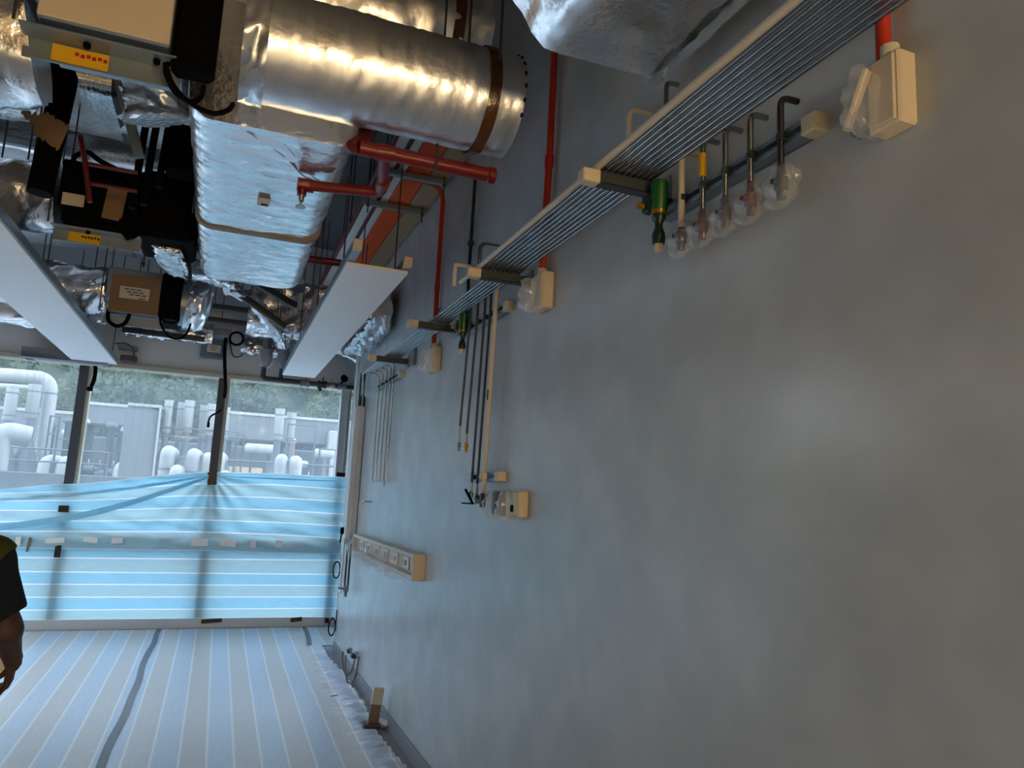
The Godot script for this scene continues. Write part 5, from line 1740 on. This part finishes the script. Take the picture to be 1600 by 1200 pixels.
func trees() -> void:
	var rng := RandomNumberGenerator.new()
	rng.seed = 77
	var protos := []
	var lab := ["dark green bushy tree on the hillside behind the plant yard", "mid green broad tree on the hillside behind the plant yard", "yellowish green loose tree on the hillside behind the plant yard"]
	for v in 3:
		var t := thing("hillside_tree", lab[v], "tree", Vector3.ZERO, "trees on the hillside")
		var st := mb()
		tube(st, curvy([Vector3(0, -0.8, 0), Vector3(0.08, 1.2, 0.05), Vector3(-0.05, 2.8, 0)], 4), 0.14, 7)
		for b in 4:
			var a := TAU * b / 4.0 + v
			tube(st, [Vector3(0, 1.3 + 0.3 * b, 0), Vector3(cos(a) * 1.0, 2.4 + 0.3 * b, sin(a) * 1.0)], 0.06, 5)
		done("trunk", st, M.bark, t)
		st = mb()
		st.set_smooth_group(-1)
		for c in 16:
			var ctr := Vector3(rng.randfn(0, 0.8), 2.9 + rng.randfn(0, 0.85), rng.randfn(0, 0.8))
			var cr := rng.randf_range(0.45, 0.85)
			for l in 150:
				var d := Vector3(rng.randfn(), rng.randfn(), rng.randfn()).normalized()
				var p := ctr + d * cr * rng.randf_range(0.75, 1.05)
				var n := (d + Vector3(rng.randfn(), rng.randfn(), rng.randfn()) * 0.5).normalized()
				var u := n.cross(Vector3(rng.randfn(), rng.randfn(), rng.randfn())).normalized() * rng.randf_range(0.09, 0.17)
				var w := n.cross(u) * 0.6
				tri(st, p - u, p + w, p + u, n)
				tri(st, p - u, p + u, p - w, n)
		var cm := done("crown", st, M["leaf%d" % v], t)
		cm.set_meta("kind", "stuff")
		protos.append(t)
	var n := 0
	for row in 5:
		var z := -38.0 - 8.0 * row
		var step := 2.3 + 0.25 * row
		var x := z * 0.235 - 3.0
		while x < -z * 0.17 + 3.0:
			var v := 0 if rng.randf() < 0.45 else (1 if rng.randf() < 0.75 else 2)
			var o: Node3D = protos[v]
			var p := Vector3(x + rng.randf_range(-0.5, 0.5), 0, z + rng.randf_range(-2.0, 2.0))
			p.y = -0.4 + 60.0 * pow((-33.0 - p.z) / -87.0 * -1.0, 1.15) if p.z < -33.0 else 0.0
			if n < 3:
				o = protos[n]
				o.position = p
			else:
				o = copy(o, p)
			o.rotation.y = rng.randf() * TAU
			var s := rng.randf_range(0.85, 1.25) * (1.0 + 0.12 * row)
			o.scale = Vector3(s, s, s)
			n += 1
			x += step * rng.randf_range(0.8, 1.2)

# ---------- the worker at the left edge ----------
# surface nets over a smooth union of tapered capsules; cuts = planes [point, normal] that trim the shape
func body(st: SurfaceTool, bones: Array, cell: float, k: float, grow := 0.0, cuts := []) -> void:
	var lo := Vector3(1e9, 1e9, 1e9)
	var hi := -lo
	for b in bones:
		for e in 2:
			var r: float = b[2 + e] + grow + k
			lo = lo.min(b[e] - Vector3(r, r, r))
			hi = hi.max(b[e] + Vector3(r, r, r))
	lo -= Vector3.ONE * cell * 2
	var n := Vector3i(((hi - lo) / cell).ceil()) + Vector3i(3, 3, 3)
	var F := PackedFloat32Array()
	F.resize(n.x * n.y * n.z)
	F.fill(1.0)
	for b in bones:
		var a: Vector3 = b[0]
		var d: Vector3 = b[1] - a
		var dd := maxf(d.length_squared(), 1e-9)
		var R: float = maxf(b[2], b[3]) + grow + k + cell * 2
		var l := Vector3i(((a.min(b[1]) - Vector3.ONE * R - lo) / cell).floor()).clamp(Vector3i.ZERO, n - Vector3i.ONE)
		var h := Vector3i(((a.max(b[1]) + Vector3.ONE * R - lo) / cell).ceil()).clamp(Vector3i.ZERO, n - Vector3i.ONE)
		var fl: Vector3 = b[4] if b.size() > 4 else Vector3.ONE
		for z in range(l.z, h.z + 1):
			for y in range(l.y, h.y + 1):
				var at := (z * n.y + y) * n.x
				for x in range(l.x, h.x + 1):
					var p := lo + Vector3(x, y, z) * cell
					var t := clampf((p - a).dot(d) / dd, 0.0, 1.0)
					var f := ((p - a - d * t) / fl).length() - lerpf(b[2], b[3], t) - grow
					var g := F[at + x]
					var q := maxf(k - absf(f - g), 0.0) / k
					F[at + x] = minf(f, g) - q * q * k * 0.25
	for c in cuts:
		for z in n.z:
			for y in n.y:
				for x in n.x:
					var i := (z * n.y + y) * n.x + x
					F[i] = maxf(F[i], (lo + Vector3(x, y, z) * cell - c[0]).dot(c[1]))
	var V := {}
	var off := [0, 1, n.x, n.x + 1, n.x * n.y, n.x * n.y + 1, n.x * n.y + n.x, n.x * n.y + n.x + 1]
	var edges := [[0, 1], [2, 3], [4, 5], [6, 7], [0, 2], [1, 3], [4, 6], [5, 7], [0, 4], [1, 5], [2, 6], [3, 7]]
	for z in n.z - 1:
		for y in n.y - 1:
			for x in n.x - 1:
				var i := (z * n.y + y) * n.x + x
				var s := 0
				for c in 8:
					if F[i + off[c]] < 0.0: s += 1
				if s == 0 or s == 8: continue
				var sum := Vector3.ZERO
				var m := 0
				for e in edges:
					var fa := F[i + off[e[0]]]
					var fb := F[i + off[e[1]]]
					if (fa < 0.0) != (fb < 0.0):
						var t := fa / (fa - fb)
						var pa := Vector3(e[0] & 1, (e[0] >> 1) & 1, e[0] >> 2)
						var pb := Vector3(e[1] & 1, (e[1] >> 1) & 1, e[1] >> 2)
						sum += pa.lerp(pb, t)
						m += 1
				V[i] = lo + (Vector3(x, y, z) + sum / m) * cell
	st.set_smooth_group(0)
	var stp := [1, n.x, n.x * n.y]
	for i in V:
		for ax in 3:
			var j: int = i + stp[ax]
			if j >= F.size() or (F[i] < 0.0) == (F[j] < 0.0): continue
			var u: int = stp[(ax + 1) % 3]
			var w: int = stp[(ax + 2) % 3]
			if not (V.has(i - u) and V.has(i - w) and V.has(i - u - w)): continue
			var nn := Vector3.ZERO
			nn[ax] = 1.0 if F[i] < 0.0 else -1.0
			quad(st, V[i], V[i - u], V[i - u - w], V[i - w], nn)

func worker() -> void:
	var W := thing("person", "person at the left edge in a navy shirt and yellow-green vest, arm hanging, holding paper", "person", Vector3(-0.932, 0, -3.36))
	# joints relative to the feet, facing away from the camera (-z)
	var sh := Vector3(0.172, 1.29, 0.0)
	var el := Vector3(0.262, 1.045, 0.03)
	var wr := Vector3(0.275, 0.9, -0.1)
	var shl := Vector3(-0.172, 1.29, 0.0)
	var ell := Vector3(-0.26, 1.06, 0.0)
	var wrl := Vector3(-0.24, 0.88, -0.12)
	var trunk := [[Vector3(0, 0.88, 0), Vector3(0, 1.1, 0), 0.135, 0.13, Vector3(1.2, 1, 0.85)], [Vector3(0, 1.1, 0), Vector3(0, 1.27, 0), 0.14, 0.135, Vector3(1.2, 1, 0.85)], [Vector3(-0.12, 1.295, 0), Vector3(0.12, 1.295, 0), 0.072, 0.072], [Vector3(0, 1.33, 0), Vector3(0, 1.44, -0.02), 0.058, 0.052]]
	var arm := [[sh, el, 0.058, 0.05], [el, wr, 0.05, 0.03], [shl, ell, 0.055, 0.043], [ell, wrl, 0.043, 0.028]]
	var legs := []
	for s in [-1.0, 1.0]:
		legs.append([Vector3(0.085 * s, 0.86, 0), Vector3(0.1 * s, 0.47, -0.02), 0.09, 0.058])
		legs.append([Vector3(0.1 * s, 0.47, -0.02), Vector3(0.105 * s, 0.09, 0.02), 0.056, 0.038])
	var head := [[Vector3(0, 1.52, -0.025), Vector3(0, 1.545, -0.02), 0.078, 0.082, Vector3(0.92, 1.15, 1.08)], [Vector3(0, 1.475, -0.07), Vector3(0, 1.49, -0.06), 0.04, 0.045], [Vector3(0, 1.51, -0.112), Vector3(0, 1.535, -0.1), 0.014, 0.008], [Vector3(0.078, 1.525, -0.01), Vector3(0.078, 1.545, -0.01), 0.014, 0.016], [Vector3(-0.078, 1.525, -0.01), Vector3(-0.078, 1.545, -0.01), 0.014, 0.016]]
	var st := mb()
	body(st, trunk + arm + legs, 0.013, 0.03)
	body(st, head + [[Vector3(0, 1.38, -0.01), Vector3(0, 1.46, -0.02), 0.052, 0.05]], 0.006, 0.012)
	# hands: palm, four curled fingers, thumb
	for s in 2:
		var w0: Vector3 = wr if s == 0 else wrl
		var d := Vector3(-0.012 if s == 0 else 0.012, -0.088, -0.02)
		var side := Vector3(0.0, 0.22, -0.97).normalized()
		var nrm := d.normalized().cross(side).normalized() * (1.0 if s == 0 else -1.0)
		var hb := [[w0 + d * -0.25, w0 + d * 0.1, 0.028, 0.026]]
		for f in 4:
			var o := side * (f - 1.5) * 0.019
			var kn := w0 + d * 0.85 + o
			hb.append([w0 + d * 0.1 + o * 0.6, kn, 0.014, 0.0115])
			var L: float = [0.036, 0.041, 0.038, 0.03][f]
			var dn := d.normalized()
			var p1 := kn + (dn * 0.85 - nrm * 0.5).normalized() * L
			var p2 := p1 + (dn * 0.25 - nrm * 0.95).normalized() * L * 0.7
			var p3 := p2 + (dn * -0.5 - nrm * 0.8).normalized() * L * 0.55
			hb.append([kn, p1, 0.0105, 0.0098])
			hb.append([p1, p2, 0.0098, 0.009])
			hb.append([p2, p3, 0.009, 0.0078])
		var tb := w0 + d * 0.25 + side * 0.028
		hb.append([w0 + d * 0.1 + side * 0.012, tb, 0.016, 0.013])
		var t1 := tb + (d.normalized() * 0.8 + side * 0.35 - nrm * 0.5).normalized() * 0.036
		hb.append([tb, t1, 0.0125, 0.011])
		hb.append([t1, t1 + (d.normalized() * 0.8 - side * 0.2 - nrm * 0.6).normalized() * 0.03, 0.011, 0.009])
		body(st, hb, 0.0035, 0.006)
	done("body", st, M.skin, W)
	st = mb()
	var hem := el + (el - sh).normalized() * -0.035
	body(st, trunk.slice(0, 3), 0.012, 0.03, 0.016, [[Vector3(0, 0.82, 0), Vector3.DOWN]])
	body(st, [[sh + Vector3(-0.06, 0.0, 0), sh, 0.07, 0.064], [sh, el, 0.064, 0.068]], 0.01, 0.03, 0.014, [[hem, ((el - sh).normalized() * Vector3(1, 1, 0) + Vector3(0.35, 0, 0)).normalized()]])
	body(st, [[shl + Vector3(0.06, 0.0, 0), shl, 0.07, 0.064], [shl, ell, 0.064, 0.068]], 0.01, 0.03, 0.014, [[Vector3(ell.x, ell.y + 0.03, 0), Vector3(-0.45, -0.88, 0).normalized()]])
	done("shirt", st, M.shirt, W)
	st = mb()
	body(st, trunk.slice(0, 3), 0.012, 0.03, 0.027, [[Vector3(0, 0.84, 0), Vector3.DOWN]])
	for s in [1.0, -1.0]:
		var a: Vector3 = sh if s > 0.0 else shl
		var e: Vector3 = el if s > 0.0 else ell
		body(st, [[a + Vector3(-0.06 * s, 0, 0), a, 0.07, 0.065], [a, a.lerp(e, 0.35), 0.065, 0.066]], 0.01, 0.03, 0.024, [[Vector3(0.222 * s, 1.3, 0), Vector3(0.84 * s, -0.54, 0)]])
	done("vest", st, M.vest, W)
	st = mb()
	body(st, legs + [[Vector3(0, 0.86, 0), Vector3(0, 0.93, 0), 0.13, 0.125, Vector3(1.2, 1, 0.85)]], 0.014, 0.03, 0.014, [[Vector3(0, 0.07, 0), Vector3.DOWN]])
	done("trousers", st, M.denim, W)
	for s in [-1.0, 1.0]:
		st = mb()
		body(st, [[Vector3(0.105 * s, 0.05, 0.04), Vector3(0.12 * s, 0.045, -0.14), 0.042, 0.04], [Vector3(0.105 * s, 0.1, 0.02), Vector3(0.105 * s, 0.06, 0.02), 0.045, 0.045]], 0.008, 0.02, 0.0, [[Vector3(0, 0.009, 0), Vector3.DOWN]])
		done("shoe", st, M.black, W)
	st = mb()
	body(st, [[Vector3(0, 1.545, -0.01), Vector3(0, 1.56, -0.005), 0.084, 0.086, Vector3(0.95, 1.1, 1.08)]], 0.006, 0.01, 0.004, [[Vector3(0, 1.53, -0.06), Vector3(0, -0.75, -0.65).normalized()]])
	done("hair", st, M.hair, W)
	st = mb()
	var pp := func(u: float, v: float) -> Array:
		return [Vector3(0.245 - 0.21 * u, 0.835 + 0.15 * v + 0.01 * sin(u * 3.0), -0.15 - 0.02 * v), Vector2(u, v)]
	sheet(st, pp, 6, 6, Vector3.BACK)
	solid("paper_sheet", "white sheet of paper held in the person's hand at the left edge", "paper", st, M.board).position = W.position
